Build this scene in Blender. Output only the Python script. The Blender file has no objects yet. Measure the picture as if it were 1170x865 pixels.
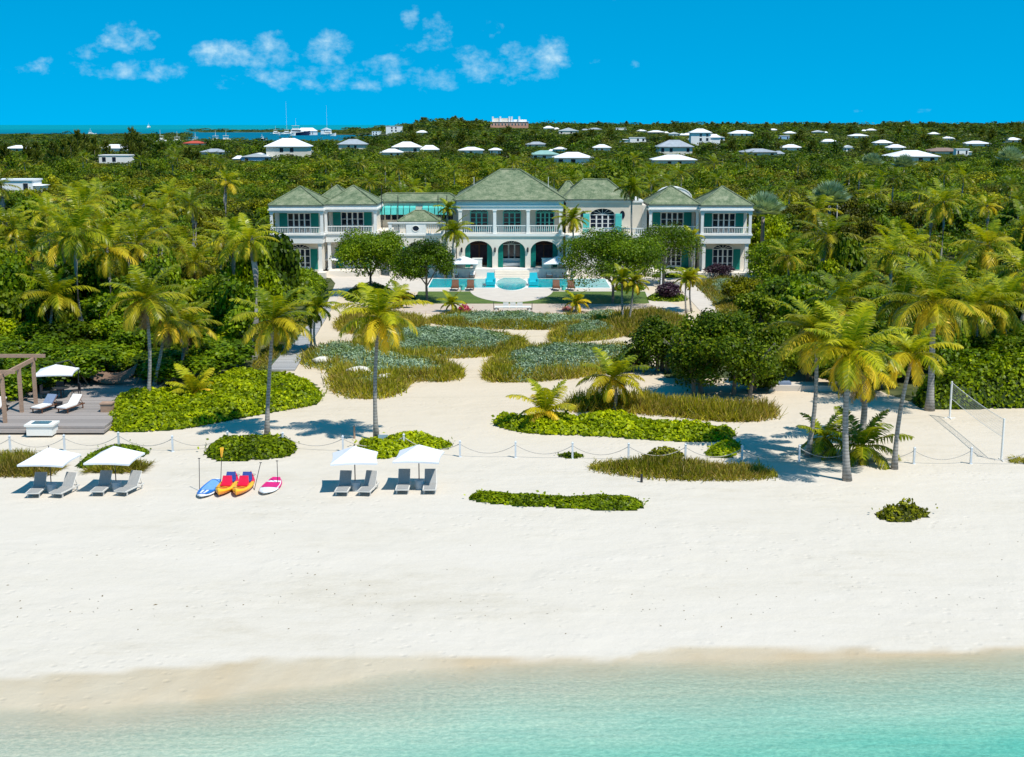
import bpy, math, random
import numpy as np
from mathutils import Vector, Matrix
R = math.radians
rng = np.random.default_rng(7)
random.seed(7)
S = bpy.context.scene
COL = S.collection

# ------------------------------------------------------------------ camera
FPX = 1500.0
HC = 18.0
TH = math.atan(290.5 / FPX)
cd = bpy.data.cameras.new('camera'); cam = bpy.data.objects.new('camera', cd); COL.objects.link(cam)
cd.sensor_width = 36; cd.lens = 36 * FPX / 1170
cam.location = (0, 0, HC); cam.rotation_euler = (math.pi / 2 - TH, 0, 0)
cd.clip_start = 1; cd.clip_end = 60000
S.camera = cam

# ------------------------------------------------------------------ light and exposure
SUN_EL, SUN_AZ = 60.0, 134.0          # azimuth measured clockwise from +Y
w = bpy.data.worlds.new('World'); S.world = w; w.use_nodes = True
sd = bpy.data.lights.new('sun', 'SUN'); sun = bpy.data.objects.new('sun', sd); COL.objects.link(sun)
sd.energy = 4.3; sd.angle = R(0.53); sd.color = (1.0, 0.955, 0.88)
to_sun = Vector((math.sin(R(SUN_AZ)) * math.cos(R(SUN_EL)), math.cos(R(SUN_AZ)) * math.cos(R(SUN_EL)), math.sin(R(SUN_EL))))
sun.rotation_euler = to_sun.to_track_quat('Z', 'Y').to_euler()
S.view_settings.view_transform = 'Standard'; S.view_settings.look = 'None'
S.view_settings.exposure = 0.42; S.view_settings.gamma = 1
SKY_STRENGTH = 0.14
SKY_TINT = (0.0, 0.86, 0.96)

nt = w.node_tree; nt.nodes.clear()
def wn(t, **k):
    n = nt.nodes.new(t)
    for a, b in k.items(): setattr(n, a, b)
    return n
def wmath(op, a, b=None, c=None, clamp=False):
    n = wn('ShaderNodeMath', operation=op, use_clamp=clamp)
    for i, v in enumerate((a, b, c)):
        if v is None: continue
        if isinstance(v, (int, float)): n.inputs[i].default_value = v
        else: nt.links.new(v, n.inputs[i])
    return n.outputs[0]
sky = wn('ShaderNodeTexSky', sky_type='NISHITA'); sky.sun_disc = False
sky.sun_elevation = R(SUN_EL); sky.sun_rotation = R(SUN_AZ)
sky.air_density = 1.0; sky.dust_density = 0.0; sky.ozone_density = 4.0; sky.altitude = 900
tv = wn('ShaderNodeTexCoord'); lift = wn('ShaderNodeVectorMath', operation='ADD'); lift.inputs[1].default_value = (0, 0, .25)
nt.links.new(tv.outputs['Generated'], lift.inputs[0]); nz = wn('ShaderNodeVectorMath', operation='NORMALIZE'); nt.links.new(lift.outputs[0], nz.inputs[0]); nt.links.new(nz.outputs[0], sky.inputs[0])
tint = wn('ShaderNodeMix', data_type='RGBA', blend_type='MULTIPLY'); tint.inputs[0].default_value = 1
nt.links.new(sky.outputs[0], tint.inputs[6]); tint.inputs[7].default_value = (*SKY_TINT, 1)
tc = wn('ShaderNodeTexCoord'); sep = wn('ShaderNodeSeparateXYZ'); nt.links.new(tc.outputs['Generated'], sep.inputs[0])
yy = wmath('MAXIMUM', sep.outputs[1], 0.001)
U = wmath('DIVIDE', sep.outputs[0], yy); V = wmath('DIVIDE', sep.outputs[2], yy)
noi = wn('ShaderNodeTexNoise'); noi.inputs['Scale'].default_value = 48; noi.inputs['Detail'].default_value = 8; noi.inputs['Roughness'].default_value = 0.62
cmb = wn('ShaderNodeCombineXYZ'); nt.links.new(U, cmb.inputs[0]); nt.links.new(wmath('MULTIPLY', V, 1.35), cmb.inputs[1])
nt.links.new(cmb.outputs[0], noi.inputs['Vector'])
CL = [(165,51,26,15,1.0),(125,66,22,10,.55),(62,80,34,9,.35),(268,70,40,16,.85),(312,68,36,18,.9),(345,88,90,14,.42),(385,64,26,17,.95),(445,78,40,9,.6),
      (474,30,10,17,.8),(503,44,17,18,.7),(495,60,30,8,.6),(562,42,16,10,.35),(560,80,46,20,.6),(622,70,28,18,.95),(590,66,22,11,.6),(695,8,10,6,.5),
      (715,80,9,8,.35),(676,76,10,5,.3),(228,25,10,7,.25),(415,92,150,15,.62),(170,85,110,12,.5),(570,88,70,13,.6),(1020,128,60,4,.2)]
tot = None
for (px, py, a, b, s) in CL:
    u0 = (px - 585) / 1500 / math.cos(TH); v0 = (142 - py) / 1500 / (math.cos(TH) ** 2); a /= 1420; b /= 1420
    d = wmath('ADD', wmath('POWER', wmath('ABSOLUTE', wmath('DIVIDE', wmath('SUBTRACT', U, u0), a)), 2), wmath('POWER', wmath('ABSOLUTE', wmath('DIVIDE', wmath('SUBTRACT', V, v0), b)), 2))
    m = wmath('MULTIPLY', wmath('SUBTRACT', 1.15, d), 0.5)
    m = wmath('MAXIMUM', m, -1.2); m = wmath('MINIMUM', m, 0.42); m = wmath('ADD', m, (s - 1) * .55)
    tot = m if tot is None else wmath('MAXIMUM', tot, m)
den = wmath('ADD', tot, wmath('MULTIPLY', wmath('SUBTRACT', noi.outputs[0], 0.485), 2.9), clamp=True)
den = wmath('MULTIPLY', wmath('POWER', den, 1.6), 0.72)
cl = wn('ShaderNodeMix', data_type='RGBA'); nt.links.new(den, cl.inputs[0]); nt.links.new(tint.outputs[2], cl.inputs[6])
cl.inputs[7].default_value = (4.0, 5.2, 5.6, 1)
bg = wn('ShaderNodeBackground'); nt.links.new(cl.outputs[2], bg.inputs[0]); bg.inputs[1].default_value = SKY_STRENGTH
wo = wn('ShaderNodeOutputWorld'); nt.links.new(bg.outputs[0], wo.inputs[0])

# ------------------------------------------------------------------ pixel of the photograph -> place in the world
CT, ST = math.cos(TH), math.sin(TH)
def ray(px, py):
    dx = (px - 585) / FPX; dy = (432.5 - py) / FPX
    return dx, CT + dy * ST, -ST + dy * CT
def G(px, py, z=0.0):
    x, y, zz = ray(px, py); t = (z - HC) / zz
    return Vector((x * t, y * t, z))
def F(px, py, Y):
    x, y, z = ray(px, py); t = Y / y
    return Vector((x * t, Y, HC + z * t))

# ------------------------------------------------------------------ bookkeeping
def tag(o, label=None, cat=None, group=None, kind=None):
    if label: o['label'] = label
    if cat: o['category'] = cat
    if group: o['group'] = group
    if kind: o['kind'] = kind
    return o
def thing(name, label, cat, loc=(0, 0, 0), rz=0, group=None):
    o = bpy.data.objects.new(name, None); COL.objects.link(o); o.location = loc; o.rotation_euler = (0, 0, rz)
    o.empty_display_size = .3
    return tag(o, label, cat, group)
def link(name, me, parent=None, loc=None, rz=None):
    o = bpy.data.objects.new(name, me); COL.objects.link(o)
    if parent: o.parent = parent
    if loc is not None: o.location = loc
    if rz is not None: o.rotation_euler = (0, 0, rz)
    return o
def copy_thing(root, loc, rz=0, sc=1, label=None, group=None):
    r = root.copy(); COL.objects.link(r); r.location = loc; r.rotation_euler = (0, 0, rz)
    r.scale = (sc, sc, sc) if isinstance(sc, (int, float)) else sc
    if label: r['label'] = label
    if group: r['group'] = group
    for ch in kids.get(root.name, []):
        c = ch.copy(); COL.objects.link(c); c.parent = r
        for g in kids.get(ch.name, []):
            d = g.copy(); COL.objects.link(d); d.parent = c
    return r
kids = {}
def reg(root):
    for ch in root.children:
        kids.setdefault(root.name, []).append(ch)
        for g in ch.children: kids.setdefault(ch.name, []).append(g)

# ------------------------------------------------------------------ materials
MATS = {}
def newmat(name):
    m = bpy.data.materials.new(name); m.use_nodes = True; n = m.node_tree; n.nodes.clear()
    out = n.nodes.new('ShaderNodeOutputMaterial'); return m, n, out
def N(n, t, **k):
    x = n.nodes.new(t)
    for a, b in k.items(): setattr(x, a, b)
    return x
def ramp(n, src, stops):
    r = N(n, 'ShaderNodeValToRGB'); el = r.color_ramp.elements
    while len(el) > 1: el.remove(el[-1])
    el[0].position = stops[0][0]; el[0].color = (*stops[0][1], 1)
    for p, c in stops[1:]:
        e = el.new(p); e.color = (*c, 1)
    n.links.new(src, r.inputs[0]); return r.outputs[0]
def mathn(n, op, a, b=None, clamp=False):
    x = N(n, 'ShaderNodeMath', operation=op, use_clamp=clamp)
    for i, v in enumerate((a, b)):
        if v is None: continue
        if isinstance(v, (int, float)): x.inputs[i].default_value = v
        else: n.links.new(v, x.inputs[i])
    return x.outputs[0]
def noise(n, scale, detail=3, rough=.55, coord='Object', stretch=None):
    t = N(n, 'ShaderNodeTexCoord'); src = t.outputs[coord]
    if stretch:
        mp = N(n, 'ShaderNodeMapping'); mp.inputs['Scale'].default_value = stretch; n.links.new(src, mp.inputs[0]); src = mp.outputs[0]
    x = N(n, 'ShaderNodeTexNoise'); x.inputs['Scale'].default_value = scale; x.inputs['Detail'].default_value = detail; x.inputs['Roughness'].default_value = rough
    n.links.new(src, x.inputs['Vector']); return x.outputs[0]
def bump(n, h, strength, dist=.02):
    b = N(n, 'ShaderNodeBump'); b.inputs['Strength'].default_value = strength; b.inputs['Distance'].default_value = dist
    n.links.new(h, b.inputs['Height']); return b.outputs[0]
def mat(name, col, rough=.6, var=.12, scale=3.0, spec=.3, metal=0, bmp=0, stretch=None, coord='Object', bdist=.02):
    """plain painted / mineral surface with a little uneven tone"""
    if name in MATS: return MATS[name]
    m, n, out = newmat(name); p = N(n, 'ShaderNodeBsdfPrincipled'); n.links.new(p.outputs[0], out.inputs[0])
    no = noise(n, scale, 4, .6, coord, stretch)
    lo = tuple(c * (1 - var) for c in col); hi = tuple(min(1, c * (1 + var)) for c in col)
    n.links.new(ramp(n, no, [(.3, lo), (.7, hi)]), p.inputs['Base Color'])
    p.inputs['Roughness'].default_value = rough; p.inputs['Specular IOR Level'].default_value = spec; p.inputs['Metallic'].default_value = metal
    if bmp: n.links.new(bump(n, no, bmp, bdist), p.inputs['Normal'])
    MATS[name] = m; return m
def leafmat(name, dark, mid, light, yellow=(.30, .24, .03), trans=.28, rough=.45, objvar=.35, spec=.35):
    if name in MATS: return MATS[name]
    if name not in ('leaf_silver', 'leaf_purple', 'dry_frond') and 'petal' not in name: dark, mid, light = [(c[0] * 1.22, c[1] * 1.10, c[2] * .45) for c in (dark, mid, light)]; spec *= .45; dark = tuple(v * .6 for v in dark); light = tuple(v * 1.22 for v in light)  # wider leaf tones paint in deeper foliage shadows and brighter highlights
    m, n, out = newmat(name)
    at = N(n, 'ShaderNodeAttribute', attribute_name='rnd'); oi = N(n, 'ShaderNodeObjectInfo')
    v = mathn(n, 'ADD', at.outputs['Fac'], mathn(n, 'MULTIPLY', mathn(n, 'SUBTRACT', oi.outputs['Random'], .5), objvar), True)
    c = ramp(n, v, [(0.05, dark), (.5, mid), (.95, light)])
    ay = N(n, 'ShaderNodeAttribute', attribute_name='yel')
    mx = N(n, 'ShaderNodeMix', data_type='RGBA'); n.links.new(ay.outputs['Fac'], mx.inputs[0]); n.links.new(c, mx.inputs[6]); mx.inputs[7].default_value = (*yellow, 1)
    p = N(n, 'ShaderNodeBsdfPrincipled'); n.links.new(mx.outputs[2], p.inputs['Base Color']); p.inputs['Roughness'].default_value = rough; p.inputs['Specular IOR Level'].default_value = spec
    tr = N(n, 'ShaderNodeBsdfTranslucent'); g = N(n, 'ShaderNodeMix', data_type='RGBA', blend_type='MULTIPLY'); g.inputs[0].default_value = 1
    n.links.new(mx.outputs[2], g.inputs[6]); g.inputs[7].default_value = (1.7, 1.6, .5, 1); n.links.new(g.outputs[2], tr.inputs[0])
    ms = N(n, 'ShaderNodeMixShader'); ms.inputs[0].default_value = trans
    n.links.new(p.outputs[0], ms.inputs[1]); n.links.new(tr.outputs[0], ms.inputs[2]); n.links.new(ms.outputs[0], out.inputs[0])
    MATS[name] = m; return m

white = mat('white_paint', (.74, .72, .67), .5, .05, 1.2)
stucco = mat('stucco', (.70, .635, .54), .8, .07, .6)
cream = mat('cream_stucco', (.66, .575, .46), .8, .08, .6)
greenp = mat('green_shutter', (.005, .20, .155), .45, .12, 2)
turq = mat('turquoise_paint', (.10, .52, .46), .45, .10, 2)
glass = mat('window_glass', (.012, .018, .035), .08, .3, 1.0, spec=.6)
darkm = mat('dark_metal', (.03, .03, .035), .4, .2, 5)
interior = mat('interior_dark', (.05, .03, .045), .7, .5, 1.5)
woodgrey = None
def woodmat(name, col, plank=.14, axis=0, rough=.7):
    if name in MATS: return MATS[name]
    m, n, out = newmat(name); p = N(n, 'ShaderNodeBsdfPrincipled'); n.links.new(p.outputs[0], out.inputs[0])
    t = N(n, 'ShaderNodeTexCoord'); s = N(n, 'ShaderNodeSeparateXYZ'); n.links.new(t.outputs['Object'], s.inputs[0])
    q = mathn(n, 'DIVIDE', s.outputs[axis], plank); fr = mathn(n, 'FRACT', q); fl = mathn(n, 'FLOOR', q)
    wnz = N(n, 'ShaderNodeTexWhiteNoise', noise_dimensions='1D'); n.links.new(fl, wnz.inputs['W'])
    no = noise(n, 3, 4, .6, 'Object', (1, 12, 1) if axis == 1 else (12, 1, 1))
    v = mathn(n, 'ADD', mathn(n, 'MULTIPLY', wnz.outputs[0], .5), mathn(n, 'MULTIPLY', no, .5))
    c = ramp(n, v, [(.2, tuple(x * .68 for x in col)), (.8, tuple(x * 1.2 for x in col))])
    gap = mathn(n, 'LESS_THAN', fr, .09)
    mx = N(n, 'ShaderNodeMix', data_type='RGBA'); n.links.new(gap, mx.inputs[0]); n.links.new(c, mx.inputs[6]); mx.inputs[7].default_value = (.04, .035, .03, 1)
    n.links.new(mx.outputs[2], p.inputs['Base Color']); p.inputs['Roughness'].default_value = rough
    MATS[name] = m; return m
woodgrey = woodmat('weathered_deck_boards', (.30, .26, .235), .15, 1)
woodwalk = woodmat('weathered_walkway_boards', (.36, .35, .34), .18, 1)
timber = mat('weathered_timber', (.34, .22, .15), .75, .25, 4, stretch=(1, 1, 8))
teak = mat('brown_teak', (.14, .055, .025), .5, .25, 5)

def shinglemat():
    m, n, out = newmat('green_shingle'); p = N(n, 'ShaderNodeBsdfPrincipled'); n.links.new(p.outputs[0], out.inputs[0])
    t = N(n, 'ShaderNodeTexCoord')
    br = N(n, 'ShaderNodeTexNoise'); br.inputs['Scale'].default_value = 1.1; br.inputs['Detail'].default_value = 8; br.inputs['Roughness'].default_value = .75; n.links.new(t.outputs['Object'], br.inputs['Vector'])
    fine = noise(n, 7, 5, .8, 'Object', (1, 1, 4))
    v = mathn(n, 'ADD', mathn(n, 'MULTIPLY', br.outputs[0], .5), mathn(n, 'MULTIPLY', fine, .5))
    c = ramp(n, v, [(.38, (.03, .06, .025)), (.45, (.085, .125, .06)), (.51, (.15, .185, .10)), (.57, (.23, .245, .15)), (.66, (.34, .34, .24))])
    n.links.new(c, p.inputs['Base Color']); p.inputs['Roughness'].default_value = .85
    s = N(n, 'ShaderNodeSeparateXYZ'); n.links.new(t.outputs['Object'], s.inputs[0])
    rows = mathn(n, 'FRACT', mathn(n, 'MULTIPLY', s.outputs[2], 6.0))
    n.links.new(bump(n, mathn(n, 'ADD', rows, fine), .5, .05), p.inputs['Normal'])
    MATS['green_shingle'] = m; return m
shingle = shinglemat()

# ------------------------------------------------------------------ mesh helpers
class MB:
    def __init__(s): s.v = []; s.f = []; s.mi = []
    def add(s, vs, fs, m=0):
        b = len(s.v); s.v += [tuple(v) for v in vs]
        for f in fs: s.f.append(tuple(b + i for i in f)); s.mi.append(m)
        return s
    def box(s, x0, x1, y0, y1, z0, z1, m=0, rz=0, c=None):
        vs = [(x, y, z) for z in (z0, z1) for (x, y) in ((x0, y0), (x1, y0), (x1, y1), (x0, y1))]
        if rz:
            cx, cy = c or ((x0 + x1) / 2, (y0 + y1) / 2); a, b = math.cos(rz), math.sin(rz)
            vs = [(cx + (x - cx) * a - (y - cy) * b, cy + (x - cx) * b + (y - cy) * a, z) for x, y, z in vs]
        return s.add(vs, [(3, 2, 1, 0), (4, 5, 6, 7), (0, 1, 5, 4), (1, 2, 6, 5), (2, 3, 7, 6), (3, 0, 4, 7)], m)
    def prism(s, poly, z0, z1, m=0):
        n = len(poly); vs = [(x, y, z0) for x, y in poly] + [(x, y, z1) for x, y in poly]
        fs = [tuple(range(n - 1, -1, -1)), tuple(range(n, 2 * n))] + [(i, (i + 1) % n, n + (i + 1) % n, n + i) for i in range(n)]
        return s.add(vs, fs, m)
    def tube(s, pts, rad, n=8, m=0, cap=True):
        pts = [Vector(p) for p in pts]; k = len(pts)
        if isinstance(rad, (int, float)): rad = [rad] * k
        vs = []; ref = Vector((0, 0, 1))
        for i, p in enumerate(pts):
            t = (pts[min(i + 1, k - 1)] - pts[max(i - 1, 0)]).normalized()
            r = ref if abs(t.dot(ref)) < .95 else Vector((1, 0, 0))
            a = t.cross(r).normalized(); b = t.cross(a)
            for j in range(n):
                an = 2 * math.pi * j / n; vs.append(p + (a * math.cos(an) + b * math.sin(an)) * rad[i])
        fs = [(i * n + j, i * n + (j + 1) % n, (i + 1) * n + (j + 1) % n, (i + 1) * n + j) for i in range(k - 1) for j in range(n)]
        if cap: fs += [tuple(range(n - 1, -1, -1)), tuple(range((k - 1) * n, k * n))]
        return s.add(vs, fs, m)
    def cyl(s, x, y, z0, z1, r0, r1=None, n=12, m=0):
        return s.tube([(x, y, z0), (x, y, z1)], [r0, r0 if r1 is None else r1], n, m)
    def hexa(s, a, b, m=0):
        """a: four bottom corners, b: four top corners"""
        return s.add(list(a) + list(b), [(3, 2, 1, 0), (4, 5, 6, 7), (0, 1, 5, 4), (1, 2, 6, 5), (2, 3, 7, 6), (3, 0, 4, 7)], m)
    def mesh(s, name, mats, smooth=False):
        me = bpy.data.meshes.new(name); me.from_pydata(s.v, [], s.f)
        for q in (mats if isinstance(mats, (list, tuple)) else [mats]): me.materials.append(q)
        if len(me.materials) > 1: me.polygons.foreach_set('material_index', s.mi)
        if smooth: me.polygons.foreach_set('use_smooth', [True] * len(s.f))
        me.update(); return me
    def build(s, name, mats, parent=None, loc=None, rz=None, smooth=False):
        return link(name, s.mesh(name, mats, smooth), parent, loc, rz)

def quadmesh(name, Q, rnd, mats, yel=None, mi=None):
    """Q (n,4,3) leaf faces, rnd (n,) tone per leaf"""
    n = len(Q); me = bpy.data.meshes.new(name)
    me.vertices.add(n * 4); me.vertices.foreach_set('co', np.ascontiguousarray(Q, dtype=np.float32).ravel())
    me.loops.add(n * 4); me.loops.foreach_set('vertex_index', np.arange(n * 4, dtype=np.int32))
    me.polygons.add(n); me.polygons.foreach_set('loop_start', np.arange(0, n * 4, 4, dtype=np.int32))
    for q in (mats if isinstance(mats, (list, tuple)) else [mats]): me.materials.append(q)
    if mi is not None: me.polygons.foreach_set('material_index', mi.astype(np.int32))
    a = me.attributes.new('rnd', 'FLOAT', 'POINT'); a.data.foreach_set('value', np.repeat(rnd, 4).astype(np.float32))
    if yel is None: yel = np.zeros(n)
    a = me.attributes.new('yel', 'FLOAT', 'POINT'); a.data.foreach_set('value', np.repeat(yel, 4).astype(np.float32))
    me.update(calc_edges=True); return me
def nrm(v): return v / np.maximum(np.linalg.norm(v, axis=-1, keepdims=True), 1e-9)
def leaves(P, Nn, size, r, aspect=.6):
    """diamond leaves centred at P facing Nn"""
    n = len(P); t = nrm(np.cross(Nn, r.normal(size=(n, 3)))); b = np.cross(Nn, t)
    s = (size * r.uniform(.7, 1.3, n))[:, None]
    return np.stack([P - t * s * .5, P + b * s * .5 * aspect, P + t * s * .5, P - b * s * .5 * aspect], 1)
def crown(r, nleaf, rx, rz, zc, lobes=22, leaf=.3, lr=(.25, .42), aspect=.7, low=-.45, spread=.75, fill=.9):
    """uneven crown: leaves on the skins of many overlapping clumps"""
    d = nrm(r.normal(size=(lobes, 3))); d[:, 2] = np.where(d[:, 2] < low, -d[:, 2], d[:, 2])
    rad = r.uniform(.35, 1, lobes)[:, None] ** .6 * spread
    C = d * rad * np.array([rx, rx, rz]) + np.array([0, 0, zc]); L = r.uniform(*lr, lobes) * rx
    k = r.integers(0, lobes, nleaf); dd = nrm(r.normal(size=(nleaf, 3)) + np.array([0, 0, .25]))
    rr = (L[k] * np.where(r.uniform(0, 1, nleaf) < .22, r.uniform(1.0, 1.38, nleaf), r.uniform(.6, 1.08, nleaf)))[:, None]
    P = C[k] + dd * rr * np.array([1, 1, .8 * min(1.2, rz / rx + .25)])
    Nn = nrm(dd * .8 + r.normal(size=(nleaf, 3)) * .6 + np.array([0, 0, .35]))
    tone = np.clip(.5 + .16 * r.normal(size=nleaf) + (r.uniform(-.16, .16, lobes))[k], 0, 1)
    return leaves(P, Nn, leaf, r, aspect), tone
def polyarr(poly): return np.array([(p[0], p[1]) for p in poly], float)
def inside(P, poly):
    x, y = P[:, 0], P[:, 1]; c = np.zeros(len(P), bool); n = len(poly)
    for i in range(n):
        x0, y0 = poly[i]; x1, y1 = poly[(i + 1) % n]
        if y0 == y1: continue
        c ^= ((y0 > y) != (y1 > y)) & (x < (x1 - x0) * (y - y0) / (y1 - y0) + x0)
    return c
def edgedist(P, poly):
    d = np.full(len(P), 1e9); n = len(poly)
    for i in range(n):
        a = poly[i]; b = poly[(i + 1) % n]; ab = b - a; t = np.clip(((P - a) @ ab) / max(ab @ ab, 1e-9), 0, 1)
        d = np.minimum(d, np.linalg.norm(P - (a + t[:, None] * ab), axis=1))
    return d
def vnoise(x, y, s, seed=0):
    """cheap smooth noise in 0..1"""
    v = np.zeros_like(x, float); q = np.random.default_rng(seed)
    for k in range(7):
        a = q.uniform(0, 6.28); f = s * q.uniform(.6, 2.2); v += np.sin((x * math.cos(a) + y * math.sin(a)) * f + q.uniform(0, 6.28))
    return np.clip(.5 + v / 7 * .9, 0, 1)
def pxpoly(pts, z=0): return [tuple(G(a, b, z)[:2]) for a, b in pts]
def smoothpoly(poly, it=2):
    p = polyarr(poly)
    for _ in range(it):
        q = np.roll(p, -1, 0); p = np.stack([p * .75 + q * .25, p * .25 + q * .75], 1).reshape(-1, 2)
    return p
# ------------------------------------------------------------------ land, beach and sea
def sstep(a, b, x):
    t = np.clip((x - a) / (b - a), 0, 1); return t * t * (3 - 2 * t)
def curve(pts):
    g = [G(a, b) for a, b in pts]; xs = np.array([v.x for v in g]); ys = np.array([v.y for v in g]); o = np.argsort(xs)
    return lambda x: np.interp(x, xs[o], ys[o])
DRY = curve([(-300, 790), (0, 772), (150, 765), (300, 753), (450, 746), (540, 750), (600, 752), (700, 752), (745, 742), (800, 738), (860, 739), (980, 741), (1050, 744), (1170, 736), (1500, 730)])
EDGE = curve([(-300, 822), (0, 808), (100, 806), (200, 800), (300, 789), (400, 774), (500, 763), (570, 756), (700, 757), (850, 754), (1000, 750), (1100, 745), (1170, 743), (1500, 738)])
def TZ(x, y):
    x = np.asarray(x, float); y = np.asarray(y, float); u = x / np.maximum(y, 1)
    s = y - EDGE(x); z = np.where(s < 0, s * .09, 0.0); z = np.maximum(z, -2.5)
    far = y > 300
    rise = sstep(500, 2100, y) * 9.5 * sstep(-.13, -.05, u) * (1 + .18 * (vnoise(x, y, .004, 5) - .5))
    hill = 8.5 * np.exp(-((u + .045) / .05) ** 2) * np.exp(-((y - 1650) / 420) ** 2)
    z = np.where(far, rise + hill, z)
    un = u + .012 * (vnoise(x, y, .01, 9) - .5)
    bay = (un > -.245) & (un < -.095) & (y > 1190 + 120 * vnoise(x, y, .008, 3)) & ~((y > 3000) & (y < 3500) & (u > -.238)) & ~((u > -.135) & (y > 2300) & (y < 2900))
    openw = (un <= -.245) & (y > 2150 + 250 * vnoise(x, y, .004, 4)) | ((u < -.10) & (y > 3500))
    return np.where(bay | openw, -3.0, z)

SAND_PX = [(-700, 500), (0, 494), (125, 490), (150, 478), (365, 440), (322, 425), (316, 420), (345, 385), (372, 352), (398, 318), (700, 330), (780, 322), (832, 362), (770, 382), (742, 400), (760, 432), (880, 432), (905, 418), (985, 440), (1048, 462), (1170, 458), (1700, 458), (2600, 900), (-1500, 900)]
sandpoly = polyarr(pxpoly(SAND_PX))
rows = np.concatenate([np.arange(18, 132, .45), 132 * 1.028 ** np.arange(1, 152)])
cu = np.linspace(-.78, .78, 300)
GX = (rows[:, None] + 25) * cu[None, :]; GY = np.repeat(rows[:, None], len(cu), 1)
GZ = TZ(GX, GY); nr, nc = GX.shape
me = bpy.data.meshes.new('ground')
idx = np.arange(nr * nc).reshape(nr, nc)
q = np.stack([idx[:-1, :-1], idx[:-1, 1:], idx[1:, 1:], idx[1:, :-1]], -1).reshape(-1, 4)
me.vertices.add(nr * nc); me.vertices.foreach_set('co', np.stack([GX, GY, GZ], -1).astype(np.float32).ravel())
me.loops.add(len(q) * 4); me.loops.foreach_set('vertex_index', q.astype(np.int32).ravel())
me.polygons.add(len(q)); me.polygons.foreach_set('loop_start', np.arange(0, len(q) * 4, 4, dtype=np.int32)); me.polygons.foreach_set('use_smooth', np.ones(len(q), bool))
PP = np.stack([GX.ravel(), GY.ravel()], 1)
ins = inside(PP, sandpoly); dd = edgedist(PP, sandpoly)
sandv = np.clip(.5 + np.where(ins, dd, -dd) / 1.2, 0, 1)
wd = GY.ravel() - EDGE(GX.ravel()); wb = DRY(GX.ravel()) - EDGE(GX.ravel())
wet = np.clip((DRY(GX.ravel()) - GY.ravel() + .25 * (vnoise(GX.ravel(), GY.ravel(), 2.2, 8) - .5)) / .22, 0, 1)
for nm, val in (('sand', sandv), ('wet', wet)):
    a = me.attributes.new(nm, 'FLOAT', 'POINT'); a.data.foreach_set('value', val.astype(np.float32))
me.update(calc_edges=True)
m, n, out = newmat('sand_and_soil'); p = N(n, 'ShaderNodeBsdfPrincipled'); n.links.new(p.outputs[0], out.inputs[0])
big = noise(n, .11, 5, .6, 'Object', (.5, 1.6, 1)); fine = noise(n, 5.5, 6, .7, 'Object'); mid = noise(n, .9, 5, .65, 'Object', (.6, 1.5, 1))
v = mathn(n, 'ADD', mathn(n, 'MULTIPLY', big, .55), mathn(n, 'ADD', mathn(n, 'MULTIPLY', mid, .3), mathn(n, 'MULTIPLY', fine, .15)))
sc_ = ramp(n, v, [(.36, (.50, .445, .36)), (.46, (.55, .495, .415)), (.60, (.57, .515, .44))])
gy_ = N(n, 'ShaderNodeTexCoord'); gs_ = N(n, 'ShaderNodeSeparateXYZ'); n.links.new(gy_.outputs['Object'], gs_.inputs[0])
gm_ = N(n, 'ShaderNodeMapRange'); n.links.new(gs_.outputs[1], gm_.inputs[0]); gm_.inputs[1].default_value = 66; gm_.inputs[2].default_value = 90
gx_ = N(n, 'ShaderNodeMix', data_type='RGBA', blend_type='MULTIPLY'); n.links.new(gm_.outputs[0], gx_.inputs[0]); n.links.new(sc_, gx_.inputs[6]); gx_.inputs[7].default_value = (1.0, .92, .80, 1); sc_ = gx_.outputs[2]
# little dark bits of seaweed and shell lying on the sand
sp = noise(n, 2.3, 2, .5, 'Object'); sp2 = noise(n, 9, 2, .5, 'Object')
spk = mathn(n, 'MULTIPLY', mathn(n, 'GREATER_THAN', sp2, .76), mathn(n, 'GREATER_THAN', sp, .56))
m1 = N(n, 'ShaderNodeMix', data_type='RGBA'); n.links.new(mathn(n, 'MULTIPLY', spk, .55), m1.inputs[0]); n.links.new(sc_, m1.inputs[6]); m1.inputs[7].default_value = (.30, .22, .13, 1)
aw = N(n, 'ShaderNodeAttribute', attribute_name='wet'); asd = N(n, 'ShaderNodeAttribute', attribute_name='sand')
m2 = N(n, 'ShaderNodeMix', data_type='RGBA'); n.links.new(aw.outputs['Fac'], m2.inputs[0]); n.links.new(m1.outputs[2], m2.inputs[6])
wc = ramp(n, noise(n, .22, 4, .5, 'Object', (1, .5, 1)), [(.38, (.50, .425, .31)), (.62, (.455, .355, .225))]); n.links.new(wc, m2.inputs[7])
soil = ramp(n, noise(n, .35, 6, .7, 'Object'), [(.35, (.035, .05, .016)), (.5, (.075, .085, .03)), (.62, (.12, .13, .045)), (.75, (.22, .18, .10))])
m3 = N(n, 'ShaderNodeMix', data_type='RGBA')
edge = mathn(n, 'GREATER_THAN', mathn(n, 'ADD', asd.outputs['Fac'], mathn(n, 'MULTIPLY', mathn(n, 'SUBTRACT', mid, .5), .8)), .5)
n.links.new(edge, m3.inputs[0]); n.links.new(soil, m3.inputs[6]); n.links.new(m2.outputs[2], m3.inputs[7]); n.links.new(m3.outputs[2], p.inputs['Base Color'])
tcs = N(n, 'ShaderNodeTexCoord'); sps = N(n, 'ShaderNodeSeparateXYZ'); n.links.new(tcs.outputs['Object'], sps.inputs[0])
rg = mathn(n, 'SUBTRACT', .92, mathn(n, 'MULTIPLY', aw.outputs['Fac'], .45)); n.links.new(rg, p.inputs['Roughness']); p.inputs['Specular IOR Level'].default_value = .2
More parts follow.
